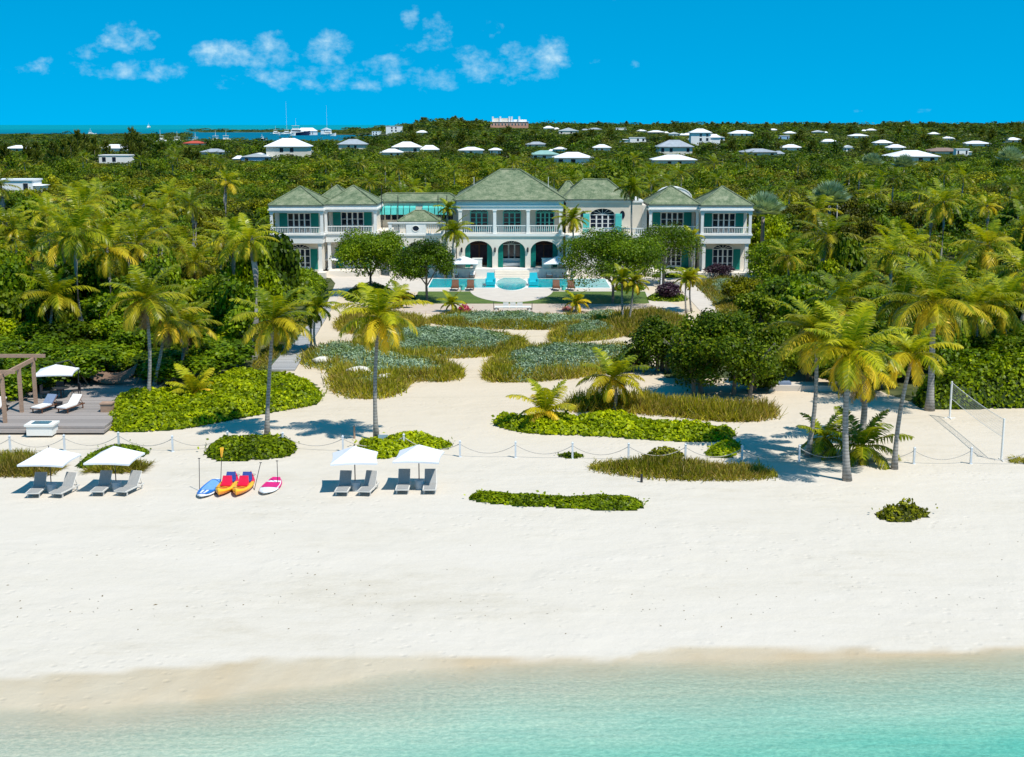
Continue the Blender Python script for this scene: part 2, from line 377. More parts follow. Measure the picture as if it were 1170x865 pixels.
hb = mathn(n, 'ADD', mathn(n, 'MULTIPLY', noise(n, 1.6, 5, .65, 'Object'), 1.0), mathn(n, 'MULTIPLY', noise(n, .35, 3, .5, 'Object', (.4, 1.4, 1)), 1.6))
vo = N(n, 'ShaderNodeTexVoronoi'); vo.inputs['Scale'].default_value = 1.9; vt = N(n, 'ShaderNodeTexCoord'); n.links.new(vt.outputs['Object'], vo.inputs['Vector'])
pit = mathn(n, 'MULTIPLY', mathn(n, 'MINIMUM', mathn(n, 'DIVIDE', vo.outputs['Distance'], .30), 1.0), ramp(n, noise(n, .16, 3, .6), [(.47, (0, 0, 0)), (.58, (1.0, 1.0, 1.0))]))
hb = mathn(n, 'ADD', hb, mathn(n, 'MULTIPLY', pit, .8))
n.links.new(bump(n, hb, .34, .14), p.inputs['Normal'])
me.materials.append(m)
tag(link('ground', me), 'pale sand beach running inland to dark scrub soil', 'ground', kind='structure')

# near sea
rows = np.arange(2, 48, .3); cx = np.linspace(-50, 50, 260)
X, Y = np.meshgrid(cx, rows); idx = np.arange(X.size).reshape(X.shape); E = EDGE(X.ravel()).reshape(X.shape)
d = E - Y + .5 * (vnoise(X, Y, .9, 2) - .5)
keep = (d[:-1, :-1] > -.8)
q = np.stack([idx[:-1, :-1], idx[:-1, 1:], idx[1:, 1:], idx[1:, :-1]], -1)[keep].reshape(-1, 4)
me = bpy.data.meshes.new('shallow_sea'); me.vertices.add(X.size); me.vertices.foreach_set('co', np.stack([X, Y, np.full_like(X, .012)], -1).astype(np.float32).ravel())
me.loops.add(len(q) * 4); me.loops.foreach_set('vertex_index', q.astype(np.int32).ravel()); me.polygons.add(len(q)); me.polygons.foreach_set('loop_start', np.arange(0, len(q) * 4, 4, dtype=np.int32))
a = me.attributes.new('offshore', 'FLOAT', 'POINT'); a.data.foreach_set('value', d.astype(np.float32).ravel())
me.update(calc_edges=True)
m, n, out = newmat('clear_shallow_water'); p = N(n, 'ShaderNodeBsdfPrincipled')
ao = N(n, 'ShaderNodeAttribute', attribute_name='offshore')
tc_ = N(n, 'ShaderNodeTexCoord'); sx = N(n, 'ShaderNodeSeparateXYZ'); n.links.new(tc_.outputs['Object'], sx.inputs[0])
lo = noise(n, .28, 4, .6, 'Object', (.35, 1.3, 1))
dv = mathn(n, 'ADD', ao.outputs['Fac'], mathn(n, 'MULTIPLY', mathn(n, 'SUBTRACT', lo, .5), 5.0))
dv = mathn(n, 'ADD', dv, mathn(n, 'MULTIPLY', sx.outputs[0], .13))
c = ramp(n, mathn(n, 'DIVIDE', dv, 12.0), [(.02, (.46, .48, .37)), (.22, (.40, .49, .37)), (.46, (.29, .46, .35)), (.66, (.17, .43, .32)), (.84, (.05, .38, .29)), (1.0, (.0, .32, .24))])
rip = noise(n, 5.5, 6, .7, 'Object', (.9, 1.2, 1)); rip2 = noise(n, 1.3, 3, .5, 'Object', (.5, 1.8, 1))
md = N(n, 'ShaderNodeMix', data_type='RGBA', blend_type='MULTIPLY'); md.inputs[0].default_value = 1; n.links.new(c, md.inputs[6])
n.links.new(ramp(n, rip, [(.33, (.74, .85, .86)), (.5, (1, 1, 1)), (.66, (1.30, 1.20, 1.18))]), md.inputs[7]); n.links.new(md.outputs[2], p.inputs['Base Color'])  # ripple sparkle and caustic highlights painted into the water colour
gsn = mathn(n, 'MULTIPLY', ramp(n, noise(n, .55, 4, .7, 'Object', (.5, 1.2, 1)), [(.60, (0, 0, 0)), (.68, (1, 1, 1))]), ramp(n, mathn(n, 'DIVIDE', dv, 12.0), [(.62, (0, 0, 0)), (.8, (.55, .55, .55))]))
mg = N(n, 'ShaderNodeMix', data_type='RGBA'); n.links.new(gsn, mg.inputs[0]); n.links.new(md.outputs[2], mg.inputs[6]); mg.inputs[7].default_value = (.02, .22, .16, 1)
bands = noise(n, 1.0, 3, .5, 'Object', (.10, 1.7, 1)); mb2 = N(n, 'ShaderNodeMix', data_type='RGBA', blend_type='MULTIPLY'); mb2.inputs[0].default_value = 1; n.links.new(mg.outputs[2], mb2.inputs[6])
n.links.new(ramp(n, bands, [(.38, (.95, .98, .98)), (.5, (1, 1, 1)), (.62, (1.05, 1.03, 1.02))]), mb2.inputs[7]); n.links.new(mb2.outputs[2], p.inputs['Base Color'])
p.inputs['Roughness'].default_value = .16; p.inputs['Specular IOR Level'].default_value = .35
n.links.new(bump(n, mathn(n, 'ADD', rip, mathn(n, 'MULTIPLY', rip2, 1.4)), .55, .10), p.inputs['Normal'])
tr = N(n, 'ShaderNodeBsdfTransparent'); ms = N(n, 'ShaderNodeMixShader')
al = ramp(n, mathn(n, 'DIVIDE', ao.outputs['Fac'], 6.0), [(.0, (0, 0, 0)), (.10, (.30, .30, .30)), (.30, (.62, .62, .62)), (.75, (.96, .96, .96))])
n.links.new(al, ms.inputs[0]); n.links.new(tr.outputs[0], ms.inputs[1]); n.links.new(p.outputs[0], ms.inputs[2]); n.links.new(ms.outputs[0], out.inputs[0])
me.materials.append(m); tag(link('shallow_sea', me), 'clear turquoise shallows along the beach', 'sea', kind='structure')

# far sea and bay
m, n, out = newmat('open_sea'); p = N(n, 'ShaderNodeBsdfPrincipled'); n.links.new(p.outputs[0], out.inputs[0])
tc_ = N(n, 'ShaderNodeTexCoord'); sx = N(n, 'ShaderNodeSeparateXYZ'); n.links.new(tc_.outputs['Object'], sx.inputs[0])
yv = mathn(n, 'ADD', mathn(n, 'DIVIDE', sx.outputs[1], 6000), mathn(n, 'MULTIPLY', mathn(n, 'SUBTRACT', noise(n, .0012, 3, .5, 'Object', (.3, 1, 1)), .5), .35))
c = ramp(n, yv, [(.20, (.0, .13, .20)), (.42, (.0, .11, .19)), (.56, (.0, .16, .22)), (.8, (.0, .19, .25)), (1, (.0, .22, .27))])
n.links.new(c, p.inputs['Base Color']); p.inputs['Roughness'].default_value = .6; p.inputs['Specular IOR Level'].default_value = .08
n.links.new(bump(n, noise(n, .2, 4, .6, 'Object', (.4, 1, 1)), .4, .5), p.inputs['Normal'])
MB().add([(-26000, 1000, -.3), (26000, 1000, -.3), (26000, 34000, -.3), (-26000, 34000, -.3)], [(0, 1, 2, 3)]).build('sea', m)
tag(bpy.data.objects['sea'], 'blue bay and turquoise open sea on the horizon', 'sea', kind='structure')

# ------------------------------------------------------------------ planting generators
SIGHT = []            # sight lines kept open over lower scrub, towards houses and palm crowns
LM = [leafmat('leaf_dark', (.012, .030, .002), (.047, .092, .005), (.14, .19, .012), spec=.3),
      leafmat('leaf_mid', (.020, .050, .002), (.072, .142, .005), (.175, .25, .010)),
      leafmat('leaf_yellow', (.04, .055, .003), (.13, .155, .008), (.28, .29, .014)),
      leafmat('leaf_olive', (.022, .032, .005), (.080, .095, .013), (.18, .18, .028)),
      leafmat('leaf_bright', (.035, .075, .001), (.155, .235, .003), (.36, .43, .008), trans=.36),
      leafmat('leaf_silver', (.075, .12, .065), (.20, .285, .165), (.38, .47, .30), trans=.15, yellow=(.11, .17, .02)),
      leafmat('leaf_grass', (.055, .075, .008), (.16, .18, .018), (.32, .31, .05), trans=.35, yellow=(.36, .25, .08)),
      leafmat('leaf_palm', (.02, .05, .003), (.10, .165, .008), (.30, .33, .02), yellow=(.70, .51, .03), trans=.36, spec=.5, rough=.35),
      leafmat('leaf_casuarina', (.04, .06, .016), (.09, .12, .03), (.16, .19, .055), trans=.25),
      leafmat('leaf_purple', (.012, .006, .012), (.04, .015, .03), (.08, .03, .05), trans=.1)]
L_DARK, L_MID, L_YEL, L_OLV, L_BRI, L_SIL, L_GRA, L_PALM, L_CAS, L_PUR = LM
bark = mat('grey_bark', (.20, .165, .13), .9, .3, 6, stretch=(1, 1, 3), bmp=.5)
m, n, out = newmat('palm_bark'); p = N(n, 'ShaderNodeBsdfPrincipled'); n.links.new(p.outputs[0], out.inputs[0])
tc_ = N(n, 'ShaderNodeTexCoord'); sx = N(n, 'ShaderNodeSeparateXYZ'); n.links.new(tc_.outputs['Object'], sx.inputs[0])
ring = mathn(n, 'FRACT', mathn(n, 'ADD', mathn(n, 'MULTIPLY', sx.outputs[2], 5.5), noise(n, 2, 3)))
v = mathn(n, 'ADD', mathn(n, 'MULTIPLY', ring, .35), mathn(n, 'MULTIPLY', noise(n, 4, 5, .7), .65))
n.links.new(ramp(n, v, [(.25, (.13, .115, .10)), (.5, (.27, .25, .22)), (.75, (.40, .37, .33))]), p.inputs['Base Color']); p.inputs['Roughness'].default_value = .9
n.links.new(bump(n, v, .5, .04), p.inputs['Normal']); palmbark = m
deadm = leafmat('dry_frond', (.12, .07, .03), (.26, .17, .08), (.42, .30, .16), trans=.15)

def bed(name, label, cat, px, h, leaf, dens, mt, edge=.6, group=None, kind=None, seed=1, world=False, aspect=.75, lump=1.6, z0=0, parent=None):
    r = np.random.default_rng(seed); poly = smoothpoly(px if world else pxpoly(px), 2)
    mn, mx = poly.min(0), poly.max(0); area = np.prod(mx - mn)
    def H(P):
        d = edgedist(P, poly); w_ = vnoise(P[:, 0], P[:, 1], lump, seed); w2 = vnoise(P[:, 0], P[:, 1], lump * 3.1, seed + 5)
        return h * (1 - np.exp(-d / edge)) * (.44 + .55 * w_ + .26 * w2), w_
    P = r.uniform(mn, mx, (int(area * dens), 2)); P = P[inside(P, poly)]
    P += r.normal(size=P.shape) * np.where(r.uniform(0, 1, (len(P), 1)) < .15, .22, .06)
    Hh, tone = H(P); k = len(P); f = r.uniform(0, 1, k) ** .30
    z = z0 + Hh * f + leaf * .2
    e = .15; Hx = H(P + [e, 0])[0]; Hy = H(P + [0, e])[0]
    Nn = nrm(nrm(np.stack([-(Hx - Hh) / e, -(Hy - Hh) / e, np.ones(k)], 1)) + r.normal(size=(k, 3)) * .45)
    Q = leaves(np.column_stack([P, z]), Nn, leaf, r, aspect)
    tn = np.clip(.46 + .17 * r.normal(size=k) + .35 * (tone - .5) + .12 * (f - .7), 0, 1)
    yl = np.clip((vnoise(P[:, 0], P[:, 1], 1.0, seed + 40) - .52) * 5, 0, .9) * r.uniform(.5, 1, k) if mt is L_SIL else np.zeros(k)
    # leafy mass beneath the outer leaves
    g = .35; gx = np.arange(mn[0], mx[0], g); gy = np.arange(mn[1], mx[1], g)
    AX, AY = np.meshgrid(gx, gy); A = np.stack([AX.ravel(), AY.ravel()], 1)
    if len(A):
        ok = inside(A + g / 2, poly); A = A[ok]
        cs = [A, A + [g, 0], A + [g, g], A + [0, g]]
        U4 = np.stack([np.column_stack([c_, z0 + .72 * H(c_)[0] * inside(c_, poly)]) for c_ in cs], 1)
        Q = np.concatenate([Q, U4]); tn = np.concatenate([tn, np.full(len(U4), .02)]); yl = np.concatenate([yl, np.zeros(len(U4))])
    o = link(name, quadmesh(name, Q, tn, mt, yl), parent)
    return tag(o, label, cat, group, kind)

def grass(name, label, px, h, dens, mt=None, seed=1, ring=0, dry=.25, world=False, wdt=.05, kind='stuff', cat='grass', group=None, lean=.5):
    r = np.random.default_rng(seed); poly = smoothpoly(px if world else pxpoly(px), 2); mn, mx = poly.min(0), poly.max(0)
    P = r.uniform(mn, mx, (int(np.prod(mx - mn) * dens), 2)); P = P[inside(P + r.normal(size=P.shape) * .28, poly)]
    if ring: P = P[(P[:, 1] < poly[:, 1].mean()) | (r.uniform(0, 1, len(P)) < .45)]; P = P[(edgedist(P, poly) < ring * (.35 + 1.2 * vnoise(P[:, 0], P[:, 1], 1.2, seed + 1))) | (r.uniform(0, 1, len(P)) < .16)]
    k = len(P)
    # tussocks: pull blades to clump centres
    C = r.uniform(mn, mx, (max(4, int(np.prod(mx - mn) * 2.2)), 2)); 
    ci = np.array([np.argmin(((C - p_) ** 2).sum(1)) for p_ in P]) if k < 4000 else None
    off = np.zeros((k, 2))
    if ci is not None: off = (C[ci] - P); P = P + off * .45
    ed = edgedist(P, poly); hh = h * r.uniform(.4, 1.2, k) * (.45 + .55 * np.clip(ed / .8, 0, 1)) * (.7 + .5 * vnoise(P[:, 0], P[:, 1], 1.5, seed))
    ln = r.normal(size=(k, 2)) * .34 * h - (off * 1.3 * lean); a = r.uniform(0, 6.28, k); sd_ = np.stack([np.cos(a), np.sin(a), np.zeros(k)], 1) * wdt * .5
    B = np.column_stack([P, np.zeros(k)]); T = np.column_stack([P + ln, hh])
    Q = np.stack([B - sd_ * 1.3, B + sd_ * 1.3, T + sd_ * .4, T - sd_ * .4], 1)
    tn = np.clip(.5 + .2 * r.normal(size=k) + .3 * (vnoise(P[:, 0], P[:, 1], .8, seed + 3) - .5), 0, 1)
    yl = np.clip((r.uniform(0, 1, k) < dry) * .7 + .35 * (vnoise(P[:, 0], P[:, 1], .7, seed + 7) - .35), 0, 1)
    return tag(link(name, quadmesh(name, Q, tn, mt or L_GRA, yl)), label, cat, group, kind)

def palm_crown(r, L=3.2, nf=22, nl=42, yel=.35, droop=1.0, lw=.105, up=78, low=-25):
    Qs, T, Yl = [], [], []
    for i in range(nf):
        age = (i + .5) / nf; az = i * 2.39996 + r.uniform(-.25, .25); el = R(up + (low - up) * age ** .85 + r.uniform(-8, 8)); dr = R((38 + 62 * age) * droop * r.uniform(.8, 1.2))
        Lf = L * r.uniform(.85, 1.1) * (.72 + .28 * math.sin(math.pi * min(1, age * 1.1 + .15)))
        K = nl; t = np.linspace(0, 1, K); ang = el - dr * t ** 1.35
        step = Lf / (K - 1); hx = np.cumsum(np.cos(ang)) * step; hz = np.cumsum(np.sin(ang)) * step
        hz = hz * (1 - .0); D = np.array([math.cos(az), math.sin(az), 0]); Sd = np.array([-math.sin(az), math.cos(az), 0])
        sw = r.uniform(-.25, .25); P = hx[:, None] * D + hz[:, None] * np.array([0, 0, 1.]) + (sw * t ** 2 * Lf * .35)[:, None] * Sd
        tan = np.cos(ang)[:, None] * D + np.sin(ang)[:, None] * np.array([0, 0, 1.]); upv = nrm(np.cross(Sd, tan) * -1)
        w_ = .05 * (1 - .8 * t)
        Qs.append(np.stack([P[:-1] - Sd * w_[:-1, None], P[:-1] + Sd * w_[:-1, None], P[1:] + Sd * w_[1:, None], P[1:] - Sd * w_[1:, None]], 1)); T.append(np.full(K - 1, .75)); Yl.append(np.full(K - 1, .35 + .3 * age))
        ll = Lf * .27 * np.sin(np.pi * np.clip(.10 + .86 * t, 0, 1)) ** .6; ll[:3] *= .2
        for s in (-1, 1):
            hang = .22 + .75 * age * r.uniform(.6, 1.2)
            dv = nrm(Sd * s * 1.0 + tan * .55 - np.array([0, 0, 1.]) * hang + upv * .25 + r.normal(size=(K, 3)) * .10)
            end = P + dv * ll[:, None]; midp = P + dv * ll[:, None] * .5 + upv * (ll * .05)[:, None]
            lwv = tan * lw * .5
            # two pieces so that each leaflet bends
            end = end - np.array([0, 0, 1.]) * (ll * .22 * (hang + .3))[:, None]
            Qs.append(np.stack([P - lwv * .8, P + lwv * .8, midp + lwv * 1.1, midp - lwv * 1.1], 1)); Qs.append(np.stack([midp - lwv * 1.1, midp + lwv * 1.1, end + lwv * .3, end - lwv * .3], 1))
            tone = np.clip(.5 + .13 * r.normal(size=K) + r.uniform(-.15, .15) + .1 * (1 - age), 0, 1)
            yy_ = np.clip(yel * (1.45 * age ** 1.2) * r.choice([.2, .9, 1.9]) + .5 * yel * (t - .6) * age, 0, 1) * np.ones(K)  # older fronds yellower; extra yellow paints in the gold of sunlit fronds
            T += [tone, tone]; Yl += [yy_, yy_]
    return np.concatenate(Qs), np.concatenate(T), np.concatenate(Yl)
def dead_skirt(r, L=1.6, nf=5):
    Q, t, y = palm_crown(r, L, nf, 16, 0, .6, .08, -45, -75); return Q, t
def fan_crown(r, L=1.6, nf=26, nb=18):
    Qs, T = [], []
    for i in range(nf):
        az = i * 2.4; el = R(85 - 75 * (i / nf)); D = np.array([math.cos(az) * math.cos(el), math.sin(az) * math.cos(el), math.sin(el)]); Sd = np.array([-math.sin(az), math.cos(az), 0]); U_ = np.cross(D, Sd)
        c0 = D * L * .55; a = np.linspace(-1.9, 1.9, nb)
        dirs = np.cos(a)[:, None] * D + np.sin(a)[:, None] * Sd - .18 * np.abs(a)[:, None] * U_ * 0; e = c0 + dirs * L * .62 * r.uniform(.85, 1.05, nb)[:, None]; pr = -np.sin(a)[:, None] * D + np.cos(a)[:, None] * Sd
        m_ = c0 + dirs * L * .38
        Qs.append(np.stack([np.repeat(c0[None], nb, 0), m_ - pr * .15, e, m_ + pr * .15], 1)); T.append(np.clip(.5 + .2 * r.normal(size=nb), 0, 1))
    return np.concatenate(Qs), np.concatenate(T)
def trunk_mesh(name, pts, r0, r1, mt, flare=1.6):
    k = len(pts); rad = [r0 + (r1 - r0) * i / (k - 1) for i in range(k)]; rad[0] *= flare
    if k > 4: rad[1] *= 1 + (flare - 1) * .3
    return MB().tube(pts, rad, 9).mesh(name, mt, True)
def palm(label, bx, by, cx_, cy_, Rr=3.2, seed=1, group=None, yel=.35, name='coconut_palm', nf=22, dead=0, nl=46, nuts=True, droop=1.0, tr=.13, dY=0, up=80, low=-32, lw=.068, mt=None):
    r = np.random.default_rng(seed); b = G(bx, by); c_ = F(cx_, cy_, b.y + dY); v = c_ - b
    t = thing(name, label, 'palm tree', b, 0, group)
    bend = Vector((r.uniform(-.25, .25), 0, 0)); pts = []
    for i in range(9):
        s = i / 8; pts.append(Vector((v.x * s ** 1.3, v.y * s, v.z * s)) + bend * math.sin(math.pi * s))
    if v.z > .8: link('trunk', trunk_mesh('palm_trunk', pts, tr, tr * .72, palmbark), t)
    if v.z > 3: SIGHT.append(((c_.x - 1.5) / c_.y, (c_.x + 1.5) / c_.y, c_.y, c_.z - 1.6))
    Q, tn, yl = palm_crown(r, Rr, nf, nl, yel, droop, lw, up, low)
    link('crown', quadmesh('palm_crown', Q, tn, mt or L_PALM, yl), t, v)
    if dead:
        Q, tn = dead_skirt(r, Rr * .62, dead); link('dry_fronds', quadmesh('dry_fronds', Q, tn, deadm), t, v - Vector((0, 0, .15)))
    if nuts and v.z > 2.5:
        mb = MB()
        for i in range(7):
            a = r.uniform(0, 6.28); sph(mb, v.x + .24 * math.cos(a), v.y + .24 * math.sin(a), v.z - .22 - .12 * r.uniform(), .13)
        mb.build('coconuts', mat('coconut_husk', (.22, .17, .04), .6, .3, 4), t, smooth=True)
    return t
def sph(mb, x, y, z, r, sx=1, sy=1, sz=1, nu=8, nv=5, m=0):
    vs = [(x, y, z - r * sz)]
    for i in range(1, nv):
        ph = -math.pi / 2 + math.pi * i / nv
        for j in range(nu): a = 2 * math.pi * j / nu; vs.append((x + r * sx * math.cos(ph) * math.cos(a), y + r * sy * math.cos(ph) * math.sin(a), z + r * sz * math.sin(ph)))
    vs.append((x, y, z + r * sz)); fs = [(0, 1 + (j + 1) % nu, 1 + j) for j in range(nu)]
    for i in range(nv - 2):
        for j in range(nu): a = 1 + i * nu; fs.append((a + j, a + (j + 1) % nu, a + nu + (j + 1) % nu, a + nu + j))
    L_ = len(vs) - 1; a = 1 + (nv - 2) * nu; fs += [(a + j, a + (j + 1) % nu, L_) for j in range(nu)]
    mb.add(vs, fs, m)
def tree(label, bx, by, topy, wpx, mt, seed=1, cat='tree', name='broadleaf_tree', nleaf=7000, leaf=.22, group=None, trunk_h=.35, lobes=26, stems=1, low=-.4, lr=(.25, .42), low_z=.3):
    """px: foot of the trunk, top row of the crown, width of the crown in pixels"""
    r = np.random.default_rng(seed); b = G(bx, by); top = F(bx, topy, b.y).z; Wd = wpx * b.y * 1.02 / FPX
    t = thing(name, label, cat, b); zb = top * trunk_h * .7; rz_ = (top - zb) / 2
    Q, tn = crown(r, nleaf, Wd * .56, rz_ * 1.0, zb + rz_ * .95, lobes, leaf, (lr[0], lr[1]), low=low)
    link('crown', quadmesh('tree_crown', Q, tn, mt), t)
    mb = MB(); th = top * .55
    for s in range(stems):
        ox = r.uniform(-.25, .25) * Wd * (stems > 1); oy = r.uniform(-.15, .15) * Wd * (stems > 1)
        mb.tube([(ox, oy, 0), (ox * 1.1 + r.uniform(-.1, .1), oy, th * .45), (ox * 1.3, oy, th)], [.16, .12, .07], 7)
        for k in range(5):
            a = r.uniform(0, 6.28); q_ = r.uniform(.2, .33) * Wd
            mb.tube([(ox * 1.1, oy, th * .45), (ox + q_ * .5 * math.cos(a), oy + q_ * .5 * math.sin(a), th * .85), (ox + q_ * math.cos(a), oy + q_ * math.sin(a), th * 1.15)], [.08, .055, .025], 5)
    mb.build('trunk', bark, t); return t
# ------------------------------------------------------------------ the villa
VY = 158.0
villa = thing('villa', 'long white two-storey villa with green hipped roofs behind the pool', 'villa', (0, VY, 0))
def part(name, mb, mats, parent=None, label=None, smooth=False):
    o = mb.build(name, mats, parent or villa, smooth=smooth)
    if parent is None: o.location = (0, -VY, 0)
    if label: o['label'] = label
    return o
def vx(px, Y=VY): return F(px, 280, Y).x
def vz(py, Y=VY): return F(585, py, Y).z
def window(xc, z0, z1, w, Y, n=2, fm=None, arch=0, shut=None, sw=.75, rows=3, dark=None, dirn=-1):
    fm = fm or white; f = MB(); b = .09; y0, y1 = Y - .10, Y - .01
    f.box(xc - w / 2 - b, xc - w / 2, y0, y1, z0, z1); f.box(xc + w / 2, xc + w / 2 + b, y0, y1, z0, z1)
    f.box(xc - w / 2 - b - .03, xc + w / 2 + b + .03, y0 - .03, y1, z1, z1 + b); 
    if z0 > 1.6 and arch == 0: f.box(xc - w / 2 - b - .03, xc + w / 2 + b + .03, y0 - .03, y1, z0 - b, z0)
    for i in range(1, n): f.box(xc - w / 2 + w * i / n - .085, xc - w / 2 + w * i / n + .085, y0 + .01, y1, z0, z1)
    for j in range(1, rows + 1):
        for i in range(n):
            za = z0 + (z1 - z0) * j / (rows + 1); f.box(xc - w / 2 + w * i / n + (.085 if i else 0), xc - w / 2 + w * (i + 1) / n - (.085 if i < n - 1 else 0), y0 + .03, y1, za - .03, za + .03)
    f.box(xc - w / 2, xc + w / 2, y0 + .02, y1 - .004, z0, z0 + .35 if z0 < 1.6 or arch else z0 + .06)
    if arch:
        K = 12; a = [(xc + (w / 2) * math.cos(math.pi * i / K), z1 + b + arch * math.sin(math.pi * i / K)) for i in range(K + 1)]
        for (xa, za), (xb, zb) in zip(a[:-1], a[1:]):
            o1 = ((xa - xc) * 1.1 + xc, (za - z1 - b) * 1.13 + z1 + b); o2 = ((xb - xc) * 1.1 + xc, (zb - z1 - b) * 1.13 + z1 + b)
            f.hexa([(xa, y0, za), (xb, y0, zb), (xb, y1, zb), (xa, y1, za)], [(o1[0], y0, o1[1]), (o2[0], y0, o2[1]), (o2[0], y1, o2[1]), (o1[0], y1, o1[1])])
        for i in range(2, K - 1, 2): f.tube([(xc, Y - .05, z1 + b), (a[i][0], Y - .05, a[i][1])], .028, 4)
    o = part('window', f, fm)
    g = MB(); g.box(xc - w / 2 + .002, xc + w / 2 - .002, Y - .045, Y + .02, z0 + .002, z1 - .002)
    if arch:
        pts = [(xc + (w / 2 - .01) * math.cos(math.pi * i / 12), z1 + b + arch * .99 * math.sin(math.pi * i / 12)) for i in range(13)]
        g.add([(x, Y - .03, z) for x, z in pts], [tuple(range(13))])
    part('pane', g, dark or glass, o).location = (0, 0, 0)
    if shut:
        for s in (-1, 1):
            xs = xc + s * (w / 2 + b + sw / 2 + .02); q = MB(); q.box(xs - sw / 2, xs + sw / 2, Y - .09, Y - .01, z0, z1 + (.05))
            for k in range(14): zz = z0 + .1 + (z1 - z0 - .2) * k / 14; q.box(xs - sw / 2 + .07, xs + sw / 2 - .07, Y - .115, Y - .088, zz, zz + .05)
            part('shutter', q, shut)
    return o
def hip(x0, x1, y0, y1, z, h, rl=0, over=.35, name='roof', thick=.16, m_=None, ry=0):
    x0 -= over; x1 += over; y0 -= over; y1 += over; xm = (x0 + x1) / 2; ym = (y0 + y1) / 2
    mb = MB(); a = [(x0, y0), (x1, y0), (x1, y1), (x0, y1)]
    ra, rb = ((xm - rl / 2, ym - ry / 2), (xm + rl / 2, ym + ry / 2)) if not ry else ((xm, ym - ry / 2), (xm, ym + ry / 2))
    if not ry: ra = (xm - max(rl, .02) / 2, ym); rb = (xm + max(rl, .02) / 2, ym)
    vs = [(p_[0], p_[1], z) for p_ in a] + [(p_[0], p_[1], z + thick) for p_ in a] + [(*ra, z + h), (*rb, z + h)]
    if not ry: fs = [(3, 2, 1, 0), (4, 5, 9, 8), (5, 6, 9), (6, 7, 8, 9), (7, 4, 8)]
    else: fs = [(3, 2, 1, 0), (4, 5, 8), (5, 6, 9, 8), (6, 7, 9), (7, 4, 8, 9)]
    mb.add(vs, fs); mb.add(vs[:8], [(0, 1, 5, 4), (1, 2, 6, 5), (2, 3, 7, 6), (3, 0, 4, 7)], 1)
    # hip ridges
    for c_, r_ in ((4, 8), (5, 8 if ry else 9), (6, 9), (7, 9 if ry else 8)):
        mb.tube([Vector(vs[c_]) + Vector((0, 0, .03)), Vector(vs[r_]) + Vector((0, 0, .04))], .09, 6)
    mb.tube([Vector(vs[8]) + Vector((0, 0, .04)), Vector(vs[9]) + Vector((.001, 0, .04))], .10, 6)
    return mb
fascia = mat('roof_fascia', (.10, .12, .09), .6, .15, 2)
def roof(*a, **k):
    return part('roof', hip(*a, **k), [shingle, fascia])
def archwall(x0, x1, z0, z1, y0, y1, ops):
    """wall along X with arched openings (xc, w, zspring, ztop)"""
    mb = MB(); ops = sorted(ops); xs = x0
    for xc, w, zs, zt in ops:
        mb.box(xs, xc - w / 2, y0, y1, z0, z1); K = 14
        zf = lambda x: zs + (zt - zs) * math.sqrt(max(0, 1 - ((x - xc) / (w / 2)) ** 2))
        for i in range(K):
            a = xc - w / 2 * math.cos(math.pi * i / K); b = xc - w / 2 * math.cos(math.pi * (i + 1) / K)
            vs = [(a, y0, zf(a)), (b, y0, zf(b)), (b, y1, zf(b)), (a, y1, zf(a)), (a, y0, z1), (b, y0, z1), (b, y1, z1), (a, y1, z1)]
            mb.add(vs, [(3, 2, 1, 0), (4, 5, 6, 7), (0, 1, 5, 4), (2, 3, 7, 6)])
        xs = xc + w / 2
    mb.box(xs, x1, y0, y1, z0, z1); return mb
def balustrade(x0, x1, y, z0, h=.95, step=.26, side=None, mt=None, thick=.07):
    mb = MB(); mb.box(x0, x1, y - .07, y + .07, z0 + h - .1, z0 + h); mb.box(x0, x1, y - .06, y + .06, z0 + .06, z0 + .14)
    k = max(2, int((x1 - x0) / step))
    for i in range(k + 1): x = x0 + .04 + (x1 - x0 - .08) * i / k; mb.box(x - thick / 2, x + thick / 2, y - .03, y + .03, z0 + .14, z0 + h - .1)
    return part('balustrade', mb, mt or white)
def column(x, y, z0, z1, r=.2, mt=None):
    mb = MB(); mb.box(x - r, x + r, y - r, y + r, z0 + .18, z1 - .16); mb.box(x - r - .06, x + r + .06, y - r - .06, y + r + .06, z0, z0 + .18); mb.box(x - r - .06, x + r + .06, y - r - .06, y + r + .06, z1 - .16, z1)
    return part('column', mb, mt or white)
ZF, Z2, ZE = 1.0, 5.05, 9.0
# --- central block
x0, x1 = vx(522), vx(643.5); D0, D1 = VY, VY + 15
arcs = [(vx(p_), 3.3, 3.05, 4.25) for p_ in (546.8, 584.5, 622)]
part('wall', archwall(x0, x1, ZF, Z2 - .25, D0, D0 + .5, arcs), stucco)
mb = MB(); mb.box(x0 - .15, x1 + .15, D0 - .15, D0 + 3.2, Z2 - .25, Z2 + .05); part('cornice', mb, white)
mb = MB(); mb.box(x0, x0 + .4, D0 + .5, D1, ZF, Z2 - .25); mb.box(x1 - .4, x1, D0 + .5, D1, ZF, Z2 - .25); mb.box(x0, x1, D1, D1 + .4, 0, ZE - .9); mb.box(x0, x0 + .4, D0 + 3.2, D1, Z2 - .25, ZE - .9); mb.box(x1 - .4, x1, D0 + 3.2, D1, Z2 - .25, ZE - .9); part('wall', mb, stucco)
mb = MB(); mb.box(x0 + .4, x1 - .4, D0 + 3.2, D0 + 3.5, ZF, Z2 - .25); mb.box(x0 + .4, x1 - .4, D0 + 3.2, D0 + 3.5, Z2 - .25, ZE - .9); part('wall', mb, stucco)
